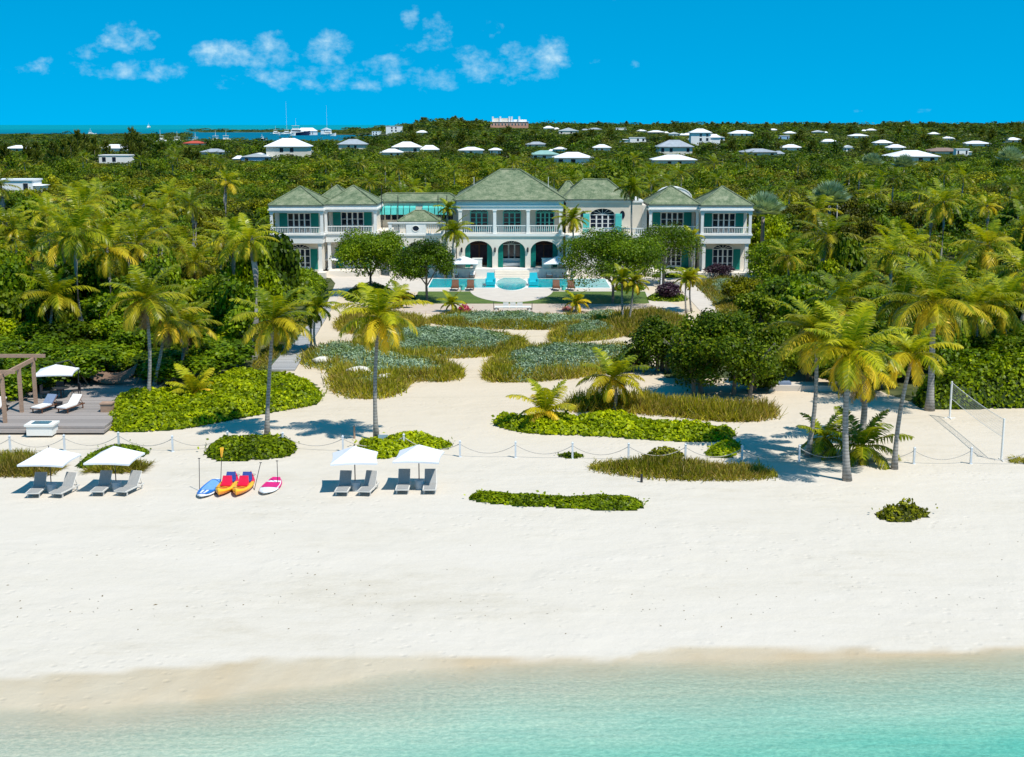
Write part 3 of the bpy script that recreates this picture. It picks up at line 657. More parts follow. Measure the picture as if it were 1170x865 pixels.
for i, (xc, w_, a, b) in enumerate(arcs):
    window(xc, ZF + .02, ZF + 2.5, 2.2, D0 + 3.2, 3 if i == 1 else 2, white if i == 1 else teak, arch=.55, rows=0, dark=interior if i != 1 else glass)
    for s in (-1, 1):
        q = MB(); xs = xc + s * (w_ / 2 - .32); q.box(xs - .3, xs + .3, D0 + .52, D0 + .60, ZF, 3.9)
        for k in range(16): q.box(xs - .24, xs + .24, D0 + .49, D0 + .525, ZF + .12 + k * .17, ZF + .18 + k * .17)
        part('shutter', q, greenp)
mb = MB()
for px_ in (527.5, 565.6, 603, 640.5):
    q = MB(); x = vx(px_); q.box(x - .09, x + .09, D0 - .2, D0 - .001, 2.9, 3.05); q.box(x - .10, x + .10, D0 - .24, D0 - .03, 3.05, 3.4); q.cyl(x, D0 - .13, 3.4, 3.5, .12, .02, 6); part('wall_lantern', q, darkm)
for px_ in (526, 565.3, 603.4, 640.5): column(vx(px_), D0 + .25, Z2 + .05, ZE - 1.05, .19)
for a, b in ((526, 565.3), (565.3, 603.4), (603.4, 640.5)): balustrade(vx(a) + .2, vx(b) - .2, D0 + .22, Z2 + .05, 1.0, .25)
for px_, n_ in ((547.5, 3), (585, 3), (622.5, 4)):
    window(vx(px_, D0 + 3.2), Z2 + .08, Z2 + 2.3, 2.1 if n_ == 4 else 2.0, D0 + 3.2, n_, turq, arch=.45, rows=3)
mb = MB(); mb.box(x0 + .02, x1 - .02, D0, D0 + .5, ZE - 1.05, ZE - .62); mb.box(x0 - .12, x1 + .12, D0 - .12, D1 + .5, ZE - .62, ZE - .45); mb.box(x0 - .02, x1 + .02, D0 - .02, D1 + .45, ZE - .45, ZE - .002)
mb.box(x0 + .02, x1 - .02, D0 + .5, D0 + 3.2, ZE - .9, ZE - .62); mb.box(x0 + .02, x0 + .4, D0 + .5, D0 + 3.2, ZE - 1.05, ZE - .9)
part('entablature', mb, white)
roof(x0, x1, D0, D1, ZE, 3.45, 2.4)
for k_ in (-1, 1):
    q = MB(); q.tube([(vx(584) + k_ * 4.6, D0 + 6.2, ZE + 1.0), (vx(584) + k_ * 4.6, D0 + 6.2, ZE + 2.6)], .035, 5); part('lightning_rod', q, white)
# steps and terrace
for i in range(5):
    q = MB(); wx = 3.3; q.box(vx(585) - wx / 2 - .4, vx(585) + wx / 2 + .4, VY - 3.1 + i * .36, VY - 1.301, i * .165 + .021, (i + 1) * .165 + .02); part('step', q, stucco)
q = MB(); q.box(vx(500), vx(667), VY - 1.3, VY + 4.2, .02, ZF - .004); q.box(vx(519), vx(650), VY + 4.2, D1 + .4, .02, ZF - .01); part('terrace', q, white)

# --- pavilions
def pavilion(pa, pb, Y, open_left, open_right, depth=7.5, wing=1, rail_px=None, shutw=.62):
    xa, xb = vx(pa, Y), vx(pb, Y); w_ = xb - xa; zf, z2, ze = ZF - .3, 5.0, 8.45
    P = 2.1
    q = MB(); q.box(xa + .25, xb - .25, Y + P, Y + P + .3, zf, ze - .5); q.box(xa + .25, xa + .55, Y + P + .3, Y + depth, zf, ze - .5); q.box(xb - .55, xb - .25, Y + P + .3, Y + depth, zf, ze - .5); q.box(xa + .25, xb - .25, Y + depth, Y + depth + .3, 0, ze - .5)
    part('wall', q, stucco)
    q = MB(); q.box(xa, xb, Y, Y + P + .2, z2 - .25, z2 + .0); q.box(xa - .1, xb + .1, Y - .1, Y + P + .1, z2, z2 + .14); q.box(xa + .12, xb - .12, Y + .05, Y + P, z2 - .95, z2 - .25); part('balcony', q, white)
    q = MB(); q.box(xa, xb, Y, Y + depth + .3, ze - .75, ze - .5); q.box(xa - .16, xb + .16, Y - .16, Y + depth + .4, ze - .5, ze - .34); q.box(xa - .04, xb + .04, Y - .04, Y + depth + .3, ze - .34, ze - .002); part('entablature', q, white)
    for x in ((xa + .2), (xb - .2)):
        column(x, Y + .22, z2 + .14, ze - .75, .16); column(x + (.75 if x < (xa + xb) / 2 else -.75) * .4, Y + .4, zf, z2 - .95, .19)
    balustrade(xa + .4, xb - .4, Y + .18, z2 + .14, .85, .2, thick=.05)
    if open_left: 
        q = MB(); q.box(xa + .08, xa + .14, Y + .3, Y + P, z2 + .85, z2 + .95); [q.box(xa + .09, xa + .13, Y + .35 + k * .25, Y + .40 + k * .25, z2 + .14, z2 + .85) for k in range(7)]; part('balustrade', q, white)
    if open_right:
        q = MB(); q.box(xb - .14, xb - .08, Y + .3, Y + P, z2 + .85, z2 + .95); [q.box(xb - .13, xb - .09, Y + .35 + k * .25, Y + .40 + k * .25, z2 + .14, z2 + .85) for k in range(7)]; part('balustrade', q, white)
    xc = (xa + xb) / 2
    window(xc, z2 + .16, z2 + 2.45, 2.6, Y + P, 4, white, shut=greenp, sw=.95, rows=2)
    window(xc, zf + .02, zf + 2.45, 2.3, Y + P, 4, white, arch=.5, shut=greenp, sw=.85, rows=2)
    roof(xa + .1, xb - .1, Y + .1, Y + depth, ze, 2.15, .1, over=.22)
    q = MB(); q.box(xa - .3, xb + .3, Y - 1.2, Y + depth, .02, zf - .004); part('terrace', q, stucco)
    return xa, xb
L1 = pavilion(309, 370, VY - 1.4, 1, 0); L2 = pavilion(371, 431, VY + .4, 0, 0)
R1 = pavilion(741, 798, VY, 0, 0, 7.5); R2 = pavilion(800, 858.5, VY - 1.6, 0, 1)
roof(vx(355), vx(395), VY + 6, VY + 13, 8.4, 2.0, .1); 
q = MB(); q.box(vx(356), vx(394), VY + 6.2, VY + 12.8, 0, 8.4); part('wall', q, stucco)
# --- left link: low terrace block with arched window, behind it the turquoise glazed gallery
xa, xb = vx(444.5, VY - .3), vx(521); Y = VY - .3
part('wall', archwall(xa, xb, .02, 4.9, Y, Y + .4, [(vx(475.5), 2.1, 3.35, 4.15)]), stucco)
q = MB(); q.box(xa, xa + .4, Y + .4, Y + 7, .02, 4.9); q.box(xa - .12, xb, Y - .12, Y + .4, 4.9, 5.1); q.box(xa, xb, Y + .4, Y + 7, 4.7, 5.02); part('cornice', q, white)
window(vx(475.5), 1.0, 3.25, 2.0, Y + .38, 2, white, arch=.75, rows=2)
for s in (-1, 1): q = MB(); xs = vx(475.5) + s * 1.45; q.box(xs - .35, xs + .35, Y - .08, Y - .002, 1.0, 3.5); [q.box(xs - .28, xs + .28, Y - .10, Y - .078, 1.1 + k * .17, 1.16 + k * .17) for k in range(13)]; part('shutter', q, turq)
q = MB()
for a, b in ((444.5, 448), (464.5, 487), (507, 511)): q.box(vx(a), vx(b), Y - .02, Y + .28, 5.1, 6.35)
q.box(vx(443.5), vx(512), Y - .08, Y + .32, 6.35, 6.47); part('parapet', q, white)
q = MB(); K = 16; xc = vx(475.5); ring_ = [(xc + .42 * math.cos(2 * math.pi * i / K), 5.75 + .36 * math.sin(2 * math.pi * i / K)) for i in range(K)]
q.tube([(x, Y - .03, z) for x, z in ring_ + ring_[:1]], .05, 5); q.add([(x, Y - .025, z) for x, z in ring_], [tuple(range(K))], 1); part('oval_opening', q, [white, glass])
balustrade(vx(448), vx(464.5), Y + .12, 5.02, 1.32, .24); balustrade(vx(487), vx(507), Y + .12, 5.02, 1.32, .24)
roof(vx(455), vx(500), Y + 2.2, Y + 6, 6.3, 1.3, 1.2, over=.2); q = MB(); q.box(vx(456), vx(499), Y + 2.3, Y + 5.9, 5.02, 6.3); part('wall', q, cream)
GY_ = VY + 8
q = MB(); q.box(vx(430, GY_), vx(524, GY_), GY_, GY_ + .3, .02, 8.3); part('wall', q, cream)
roof(vx(428, GY_), vx(526, GY_), GY_, GY_ + 5, 8.35, 1.0, 8, over=.2)
for i in range(12):
    xa_ = vx(434 + i * 7.1, GY_); q = MB()
    if abs(i - 6) < .6: continue
    q.hexa([(xa_, GY_ - .9, 6.9), (xa_ + .68, GY_ - .9, 6.9), (xa_ + .68, GY_ - .02, 6.9), (xa_, GY_ - .02, 6.9)], [(xa_, GY_ - .75, 7.75), (xa_ + .68, GY_ - .75, 7.75), (xa_ + .68, GY_ - .02, 7.95), (xa_, GY_ - .02, 7.95)])
    part('awning', q, turq)
    q = MB(); q.box(xa_ + .03, xa_ + .62, GY_ - .06, GY_ - .01, 6.2, 6.86); q.box(xa_ + .3, xa_ + .36, GY_ - .10, GY_ - .06, 6.2, 6.86); part('gallery_window', q, glass)
for px_ in (437, 455.5, 501, 511):
    q = MB(); q.cyl(vx(px_, VY + 5), VY + 5, 5, 9.4 if px_ != 437 else 10.6, .06, .05, 6); part('downpipe', q, darkm)
q = MB(); q.box(vx(428), vx(444), VY + 2.5, VY + 7.6, 5.0, 5.25); q.box(vx(430), vx(443.5), VY + 2.4, VY + 7.5, .02, 5.0); part('wall', q, stucco)
# --- right link
xa, xb = vx(645.5), vx(733); Y = VY + 1.5
part('wall', archwall(vx(646.5, Y), vx(733, Y), 5.0, 8.75, Y, Y + .4, [(vx(688, Y), 3.0, 7.2, 8.0)]), cream)
q = MB(); q.box(vx(733, Y) - .02, vx(740), Y, Y + 8, .02, 8.4); q.box(vx(646.5, Y), vx(646.5, Y) + .4, Y + .4, Y + 8, 5, 8.75); q.box(vx(646.5, Y), vx(735, Y), Y + 8, Y + 8.4, 0, 8.75); part('wall', q, stucco)
window(vx(688, Y), 5.2, 7.2, 2.85, Y + .38, 4, white, arch=.72, rows=3)
for s in (-1, 1): q = MB(); xs = vx(688, Y) + s * 1.95; q.box(xs - .38, xs + .38, Y - .08, Y - .002, 5.15, 7.4); [q.box(xs - .3, xs + .3, Y - .10, Y - .078, 5.25 + k * .17, 5.31 + k * .17) for k in range(12)]; part('shutter', q, turq)
for px_ in (666, 710.5):
    q = MB(); xc = vx(px_, Y); ring_ = [(xc + .26 * math.cos(2 * math.pi * i / K), 7.25 + .45 * math.sin(2 * math.pi * i / K)) for i in range(K)]
    q.tube([(x, Y - .03, z) for x, z in ring_ + ring_[:1]], .06, 5); q.add([(x, Y - .02, z) for x, z in ring_], [tuple(range(K))]); part('oval_window', q, [glass])
q = MB(); q.box(vx(645, Y), vx(734, Y), Y - .12, Y + 8.4, 8.75, 8.998); part('cornice', q, white)
roof(vx(646, Y), vx(718, Y), Y, Y + 8.4, 9.0, 2.3, 3.0); roof(vx(640, Y), vx(664, Y), Y + 5, Y + 11, 9.0, 1.9, .4)
q = MB(); q.box(vx(646), vx(734), VY - 1.5, Y + 8, .02, 4.8); part('wall', q, stucco)
q = MB(); q.box(vx(645.8), vx(735), VY - 1.65, Y - .002, 4.8, 5.02); part('cornice', q, white); balustrade(vx(660), vx(734), VY - 1.45, 5.0, .9, .24)
q = MB()
for i in range(11):
    a = math.pi * i / 10; b_ = math.pi * (i + 1) / 10
    if i < 10: q.hexa([(vx(781) - 2.0 * math.cos(a), VY + 9, 8.9 + 1.2 * math.sin(a)), (vx(781) - 2.0 * math.cos(b_), VY + 9, 8.9 + 1.2 * math.sin(b_)), (vx(781) - 2.0 * math.cos(b_), VY + 13, 8.9 + 1.2 * math.sin(b_)), (vx(781) - 2.0 * math.cos(a), VY + 13, 8.9 + 1.2 * math.sin(a))], [(vx(781) - 2.1 * math.cos(a), VY + 9, 8.9 + 1.3 * math.sin(a)), (vx(781) - 2.1 * math.cos(b_), VY + 9, 8.9 + 1.3 * math.sin(b_)), (vx(781) - 2.1 * math.cos(b_), VY + 13, 8.9 + 1.3 * math.sin(b_)), (vx(781) - 2.1 * math.cos(a), VY + 13, 8.9 + 1.3 * math.sin(a))])
q.box(vx(781) - 2.05, vx(781) + 2.05, VY + 9.05, VY + 13, 5, 8.9); q.add([(vx(781) - 2.0 * math.cos(math.pi * i / 10), VY + 9.06, 8.9 + 1.2 * math.sin(math.pi * i / 10)) for i in range(11)], [tuple(range(11))]); part('vaulted_roof', q, white)
q = MB(); q.box(vx(741), vx(860), VY + 7.8, VY + 13, 0, 7.9); part('wall', q, stucco)

# ------------------------------------------------------------------ terraces, pool, lawn and paths
limestone = mat('limestone_paving', (.54, .48, .41), .8, .07, .8); pavewarm = mat('warm_stone_path', (.48, .39, .31), .85, .08, 1.2)
def sheet(name, poly, z, mt, label=None, cat=None, kind='structure', thick=None, parent=None):
    mb = MB()
    if thick: mb.prism([tuple(p_) for p_ in poly], z - thick, z)
    else: mb.add([(p_[0], p_[1], z) for p_ in poly], [tuple(range(len(poly)))])
    return tag(mb.build(name, mt, parent), label, cat, None, kind)
sheet('pool_terrace', pxpoly([(455, 334), (715, 334), (790, 318), (870, 306), (880, 296), (290, 296), (300, 306), (378, 318), (392, 334)]), .02, limestone, 'pale limestone terrace around the pool', 'terrace', thick=.3)
lawnm, n, out = newmat('mown_lawn'); p = N(n, 'ShaderNodeBsdfPrincipled'); n.links.new(p.outputs[0], out.inputs[0])
n.links.new(ramp(n, mathn(n, 'ADD', mathn(n, 'MULTIPLY', noise(n, 9, 5, .8), .6), mathn(n, 'MULTIPLY', noise(n, .5, 3), .4)), [(.35, (.045, .085, .010)), (.5, (.075, .125, .014)), (.65, (.12, .17, .02))]), p.inputs['Base Color']); p.inputs['Roughness'].default_value = .9
n.links.new(bump(n, noise(n, 14, 4, .8), 1, .05), p.inputs['Normal'])
a, b = G(478, 333.5), G(737, 333.5); c_, d_ = G(742, 347), G(472, 347)
sheet('lawn', [tuple(a[:2]), tuple(b[:2]), tuple(c_[:2]), tuple(d_[:2])], .05, lawnm, 'mown green lawn between the pool and the stone path', 'lawn', thick=.1)
# bulge of paving into the lawn
cc = G(584.5, 331); rr = abs(G(632, 331).x - cc.x)
sheet('pool_apron', [(cc.x + rr * math.cos(R(a_)), cc.y + 10.8 * math.sin(R(a_))) for a_ in range(180, 361, 8)] + [(cc.x + rr, cc.y + 2), (cc.x - rr, cc.y + 2)], .07, limestone, 'rounded stone apron of the pool reaching into the lawn', 'terrace', thick=.12)
a, b, c_, d_ = G(440, 347.5), G(770, 347.5), G(776, 358.5), G(430, 358.5)
sheet('stone_path', [tuple(v[:2]) for v in (d_, c_, b, a)], .03, pavewarm, 'pinkish stone path across the garden below the lawn', 'path', thick=.2)
sheet('garden_path', pxpoly([(832, 362), (806, 362), (768, 320), (785, 318)]), .035, limestone, 'pale stone path running diagonally up to the right wing', 'path', thick=.25)
sheet('garden_path', pxpoly([(392, 334), (378, 352), (374, 346), (384, 322), (394, 318), (404, 320)]), .033, limestone, 'pale stone path between the boardwalk and the left wing', 'path', thick=.25)
sheet('garden_path', pxpoly([(738, 347), (776, 358), (779, 352), (735, 333), (728, 333)]), .041, limestone, 'short stone path along the edge of the lawn', 'path', thick=.2)
# pool water set into a coping
pm, n, out = newmat('pool_water'); p = N(n, 'ShaderNodeBsdfPrincipled'); n.links.new(p.outputs[0], out.inputs[0])
n.links.new(ramp(n, noise(n, .5, 3), [(.35, (.0, .26, .31)), (.65, (.0, .42, .43))]), p.inputs['Base Color']); p.inputs['Roughness'].default_value = .08; p.inputs['Specular IOR Level'].default_value = .25
n.links.new(bump(n, noise(n, 2.5, 3), .25, .05), p.inputs['Normal'])
def rectpx(xa, ya, xb, yb, z=0): A, B, C_, D_ = G(xa, yb, z), G(xb, yb, z), G(xb, ya, z), G(xa, ya, z); x0_, x1_ = (A.x + D_.x) / 2, (B.x + C_.x) / 2; return [(x0_, A.y), (x1_, A.y), (x1_, C_.y), (x0_, C_.y)]
pool = thing('swimming_pool', 'long turquoise swimming pool with a round bay in its middle', 'pool', (0, G(585, 325).y, 0))
py0 = G(585, 325).y
def pp(name, poly, z, mt, th): 
    mb = MB(); mb.prism([(x, y - py0) for x, y in poly], z - th, z); return mb.build(name, mt, pool)
for A in ((492, 319.5, 566, 329.5), (603, 319.5, 694, 329.5)):
    rc = rectpx(*A); pp('coping', [(rc[0][0] - .35, rc[0][1] - .35), (rc[1][0] + .35, rc[1][1] - .35), (rc[2][0] + .35, rc[2][1] + .35), (rc[3][0] - .35, rc[3][1] + .35)], .085, white, .1)
    pp('water', rc, .10, pm, .05)
cc = G(584.5, 324.8); el = [(cc.x + 1.78 * math.cos(R(a_)), cc.y + 6.2 * math.sin(R(a_))) for a_ in range(0, 360, 12)]
pp('coping', [(cc.x + (x - cc.x) * 1.09, cc.y + (y - cc.y) * 1.05) for x, y in el], .092, white, .1); pp('water', el, .11, pm, .05)
# boardwalk
bw = pxpoly([(308, 424), (336, 424), (375, 361), (353, 374)]); bwp = pxpoly([(306, 424), (337, 424), (380, 352), (372, 350)])
sheet('boardwalk', bwp, .12, woodwalk, 'grey plank boardwalk through the planting on the left', 'boardwalk', thick=.22)
# garden wall right of pool
hedgecol = L_MID
q = MB(); A = G(748, 305); q.box(G(790, 303).x, G(868, 303).x, G(800, 305).y, G(800, 305).y + .3, 0, .85); o = q.build('garden_wall', stucco); tag(o, 'low cream wall in front of the right wing', 'wall')
# ------------------------------------------------------------------ houses beyond (built first so that the scrub leaves room for them)

CLEAR = []            # (x, y0, y1, halfwidth) kept free of trees
whiteroof = mat('white_roof', (.74, .74, .74), .5, .05, .3); greyroof = mat('grey_roof', (.30, .33, .36), .7, .15, .5)
HM = dict(white=mat('far_white_wall', (.78, .77, .74), .8, .05, .3), cream=mat('far_cream_wall', (.68, .62, .52), .8, .08, .3), turq=mat('far_turquoise_wall', (.12, .42, .42), .8, .08, .3), pink=mat('far_pink_wall', (.52, .27, .19), .8, .08, .3),
          blue=mat('far_blue_wall', (.25, .42, .60), .8, .08, .3), brown=mat('far_brown_roof', (.22, .15, .12), .8, .15, .4), red=mat('red_roof', (.42, .07, .04), .7, .12, .6), green=mat('far_green_roof', (.22, .38, .34), .7, .12, .5), wroof=whiteroof, groof=greyroof)
def house(label, px, pytop, wpx, W=18, wall='white', rf='wroof', kind='hip', wing=0, cat='house', depth=None, storeys=None, grp=None, sink=0):
    D = W * FPX / wpx; top = F(px, pytop, D)
    while top.z - float(TZ(top.x, D)) < 4.6 and D > 150: D *= .96; top = F(px, pytop, D)
    W = D * wpx / FPX; zg = float(TZ(top.x, D)); H = max(4.2, top.z - zg); zg = top.z - H; dp = depth or min(W * .7, 14)
    t = thing('house', label, cat, (top.x, D, zg), 0, grp); wm, rm = HM[wall], HM[rf]
    rh = {'hip': min(H * .38, W * .2), 'gable': min(H * .35, W * .22), 'flat': .35}[kind]; wh = H - rh
    q = MB(); q.box(-W / 2, W / 2, 0, dp, -3, wh); q.build('wall', wm, t)
    if kind == 'hip': 
        o = 0.9; q = MB(); xx, yy_ = W / 2 + o, dp / 2 + o; rl = max(0.1, W / 2 - dp / 2)
        q.add([(-xx, -o, wh - .1), (xx, -o, wh - .1), (xx, dp + o, wh - .1), (-xx, dp + o, wh - .1), (-xx, -o, wh + .15), (xx, -o, wh + .15), (xx, dp + o, wh + .15), (-xx, dp + o, wh + .15), (-rl, dp / 2, H), (rl, dp / 2, H)], [(3, 2, 1, 0), (0, 1, 5, 4), (1, 2, 6, 5), (2, 3, 7, 6), (3, 0, 4, 7), (4, 5, 9, 8), (5, 6, 9), (6, 7, 8, 9), (7, 4, 8)])
        q.build('roof', rm, t)
    elif kind == 'gable':
        q = MB(); xx = W / 2 + .5
        q.add([(-xx, -.6, wh), (xx, -.6, wh), (xx, dp + .6, wh), (-xx, dp + .6, wh), (0, -.6, H), (0, dp + .6, H)], [(3, 2, 1, 0), (0, 1, 4), (2, 3, 5), (1, 2, 5, 4), (3, 0, 4, 5)]); q.build('roof', rm, t)
    else:
        q = MB(); q.box(-W / 2 - .25, W / 2 + .25, -.25, dp + .25, wh, H); q.build('roof', rm, t)
    ns = storeys or (2 if wh > 5.5 else 1); k = max(3, int(W / 4.2))
    for s_ in range(ns):
        zb = wh - 2.9 * (s_ + 1) + .4
        for i in range(k):
            x = -W / 2 + W * (i + .5) / k; ww = W / k * .36
            if (i * 7 + int(px)) % 3 == 0: continue
            f = MB(); f.box(x - ww / 2 - .1, x + ww / 2 + .1, -.06, -.01, zb - .1, zb + 2.0); fo = f.build('window', white, t)
            g = MB(); g.box(x - ww / 2, x + ww / 2, -.09, -.062, zb, zb + 1.9); g.build('pane', glass, fo)
    if wing:
        q = MB(); s_ = 1 if wing > 0 else -1; a = abs(wing) * W; x0_, x1_ = sorted((s_ * W / 2, s_ * (W / 2 + a))); h2 = wh * .72
        q.box(x0_ + .01, x1_, 1, dp - 1, -3, h2); q.build('annex', wm, t)
        q = MB(); xm = (x0_ + x1_) / 2; q.add([(x0_ - .4, .3, h2), (x1_ + .4, .3, h2), (x1_ + .4, dp - .3, h2), (x0_ - .4, dp - .3, h2), (xm - a * .2, dp / 2, h2 + rh * .8), (xm + a * .2, dp / 2, h2 + rh * .8)], [(3, 2, 1, 0), (0, 1, 5, 4), (1, 2, 5), (2, 3, 4, 5), (3, 0, 4)]); q.build('annex_roof', rm, t)
    hw = W / 2 + abs(wing) * W * .6 + 2
    CLEAR.append((top.x + (wing * W / 2), D - 9, D + dp + 3, hw)); SIGHT.append(((top.x + wing * W / 2 - hw) / D, (top.x + wing * W / 2 + hw) / D, D, zg + H * (.56 if wpx > 16 else .74))); return t
house('small turquoise house with a white pyramid roof near the left edge', 19, 166, 24, 14, 'turq')
house('white house with a two-step pyramid roof among dark casuarinas', 128, 165, 30, 16, 'white', wing=.3)
house('low flat white house just below the casuarina clump', 130, 177, 34, 16, 'white', kind='flat')
house('long low white house with a terrace wall at the left edge', 14, 205, 44, 15, 'white', kind='flat', wing=.2)
house('house with a brick red hipped roof by the marina', 221, 161, 22, 17, 'cream', 'red')
house('grey roofed house right of the red roof', 243, 170, 26, 15, 'cream', 'groof')
house('pale blue house with a white gabled roof facing the villa', 293, 175, 34, 14, 'blue', kind='gable', wing=-.3)
house('large cream house with a wide white pyramid roof in front of the bay', 327, 158, 46, 19, 'cream')
house('house with a broad grey hipped roof at the edge of the bay', 402, 159, 30, 17, 'cream', 'groof')
house('tall white flat-roofed house on the shoulder of the ridge', 450, 144, 18, 17, 'white', kind='flat')
house('sprawling white roofed house with a raised central roof', 464, 162, 30, 15, 'cream', wing=.7)
house('low white wing roof left of the sprawling white house', 447, 170, 22, 15, 'cream')
house('white cube house with a shallow hipped roof and two floors', 538, 168, 26, 13, 'white')
house('small white roof just right of the white cube house', 566, 169, 12, 10, 'white')
house('house with a grey-blue pyramid roof', 613, 162, 22, 15, 'cream', 'groof')
house('low green roofed house below the grey-blue pyramid roof', 622, 172, 30, 16, 'white', 'green')
house('white roofed pavilion house with dark open veranda bays', 655, 174, 42, 16, 'white')
house('small white roofed house left of the grey-roofed mansion', 688, 165, 18, 15, 'white')
house('two-storey mansion with a wide grey hipped roof', 772, 160, 38, 17, 'cream', 'groof', storeys=2)
house('long house with a low white roof just in front of the grey mansion', 771, 177, 46, 17, 'cream')
house('tall bright white gabled house with a lower side wing', 815, 153, 26, 18, 'white', kind='gable', wing=-.5)
house('white hipped roof house right of the tall gabled house', 848, 149, 26, 22, 'white')
house('brown roofed low house in the scrub', 868, 170, 38, 18, 'cream', 'groof', wing=.25)
house('white hipped house beside the brown roofed one', 905, 165, 20, 15, 'white')
house('large cream house with a long white hipped roof at right', 1046, 172, 52, 20, 'cream', storeys=2)
house('beige house with solar brown roof behind the large cream house', 1082, 169, 40, 22, 'cream', 'brown')
house('tall white house with a domed roof near the right edge', 1118, 161, 26, 16, 'white', storeys=2)
house('narrow white house with a pointed roof at the right edge', 1158, 157, 20, 14, 'white', storeys=2)
house('white pyramid roof in the middle of the right scrub', 982, 153, 20, 18, 'white')
house('pair of white hipped roofs, the left house', 1010, 160, 18, 15, 'white'); house('pair of white hipped roofs, the right house', 1025, 165, 18, 14, 'white')
hb_ = F(582, 134, 1620); zg_ = float(TZ(hb_.x, 1620)); t = thing('hotel', 'terracotta and white hotel block crowning the ridge', 'hotel', (hb_.x, 1620, zg_)); HT = hb_.z - zg_
MB().box(-23, 23, 0, 16, -3, HT * .62).build('wall', HM['pink'], t); MB().box(-20, 2, 3, 15, HT * .62, HT * .92).build('upper_floor', HM['cream'], t); MB().box(5, 21, 4, 14, HT * .62, HT * .82).build('upper_floor', HM['white'], t)
for x_ in (-20, -11, 0, 3, 12): MB().box(x_ - 1, x_ + 1, 2, 4, HT * .6, HT * 1.06).build('turret', whiteroof, t)
MB().box(-23.6, 23.6, -.6, 16.6, HT * .62, HT * .65).build('cornice', whiteroof, t)
for k in range(11):
    f = MB().box(-21.5 + k * 4, -19.5 + k * 4, -.15, -.01, HT * .36, HT * .52).build('window', white, t); MB().box(-21.2 + k * 4, -19.8 + k * 4, -.25, -.152, HT * .37, HT * .51).build('pane', glass, f)
CLEAR.append((hb_.x, 1605, 1640, 26)); SIGHT.append(((hb_.x - 24) / 1620, (hb_.x + 24) / 1620, 1620, zg_ + HT * .25))
for i, (px, py, wp, c_, r_) in enumerate([(627, 144, 12, 'white', 'wroof'), (650, 146, 22, 'cream', 'wroof'), (680, 146, 14, 'pink', 'groof'), (710, 146, 12, 'white', 'wroof'), (733, 148, 10, 'turq', 'wroof'), (750, 149, 18, 'pink', 'wroof'), (771, 151, 12, 'white', 'wroof'), (786, 152, 12, 'white', 'wroof'), (729, 157, 18, 'white', 'wroof'),
     (884, 147, 10, 'white', 'wroof'), (903, 150, 12, 'white', 'wroof'), (936, 149, 13, 'cream', 'wroof'), (801, 147, 22, 'white', 'wroof'), (896, 155, 12, 'blue', 'wroof'), (996, 147, 10, 'white', 'wroof'), (948, 159, 18, 'cream', 'wroof'), (970, 166, 12, 'white', 'wroof'), (1084, 156, 10, 'white', 'wroof'), (430, 150, 10, 'white', 'wroof'), (482, 149, 12, 'cream', 'wroof'), (640, 168, 12, 'turq', 'wroof'), (350, 170, 14, 'white', 'wroof'), (1068, 151, 10, 'white', 'wroof'), (1100, 170, 14, 'white', 'wroof')]):
    house('tiny white roofed house far off on the wooded ridge', px, py, wp, (13, 20, 16, 25)[i % 4], c_, r_, ('hip', 'gable', 'hip', 'flat', 'hip')[i % 5], (.5, 0, -.6, 0, 0, .3)[i % 6], grp='tiny far houses on the wooded ridge')

# ------------------------------------------------------------------ boats in the marina
def yacht(label, px, py, D, L=15, rz=.2, mast=0, hullm=None, grp=None):
    b = F(px, py, D); t = thing('yacht', label, 'yacht', (b.x, b.y, -.3), rz, grp); s = L / 15
    q = MB(); st = [(-7.2, 1.9, 1.5), (-3, 2.3, 1.6), (2, 2.2, 1.9), (5.5, 1.3, 2.4), (7.4, .05, 2.8)]
    vs = []
    for x, w_, h in st: vs += [(x * s, -w_ * s, h * s), (x * s, w_ * s, h * s), (x * s * .96, w_ * .6 * s, -.2), (x * s * .96, -w_ * .6 * s, -.2)]
    fs = [(3, 2, 1, 0), (16, 17, 18, 19)] + [(i * 4 + j, i * 4 + (j + 1) % 4, i * 4 + 4 + (j + 1) % 4, i * 4 + 4 + j) for i in range(4) for j in range(4)]
    q.add(vs, fs).build('hull', hullm or white, t)
    q = MB(); q.hexa([(-4 * s, -1.7 * s, 1.6 * s), (4 * s, -1.4 * s, 1.9 * s), (4 * s, 1.4 * s, 1.9 * s), (-4 * s, 1.7 * s, 1.6 * s)], [(-3.6 * s, -1.5 * s, 3.5 * s), (1.8 * s, -1.2 * s, 3.5 * s), (1.8 * s, 1.2 * s, 3.5 * s), (-3.6 * s, 1.5 * s, 3.5 * s)]); q.build('cabin', white, t)
    q = MB(); q.box(-3.3 * s, 2.1 * s, -1.62 * s, 1.62 * s, 2.5 * s, 3.1 * s); q.build('window', glass, t)
    q = MB(); q.box(-3 * s, .6 * s, -1.3 * s, 1.3 * s, 3.5 * s, 4.3 * s); q.box(-3.2 * s, 1 * s, -1.5 * s, 1.5 * s, 5.6 * s, 5.8 * s)
    for a in (-2.8, .5):
        for b_ in (-1.2, 1.2): q.box(a * s - .08, a * s + .08, b_ * s - .08, b_ * s + .08, 4.3 * s, 5.6 * s)
    q.build('flybridge', white, t)
    q = MB(); q.cyl(-1 * s, 0, 5.8 * s, (10 * s if not mast else mast), .16, .08, 6); q.build('mast', white, t); return t
yacht('white sport yacht, leftmost of the boats in the marina', 184, 158, 1260, 20, 1.3)
yacht('white motor yacht left of the red roof', 204, 160, 1220, 18, .3)
yacht('white motor boat partly behind the red roof', 224, 157, 1290, 16, 1.0)
yacht('tall white yacht right of the red roof', 247, 160, 1250, 20, 1.4)
yacht('long white yacht nearest the large pyramid roof', 260, 160, 1275, 20, .15)
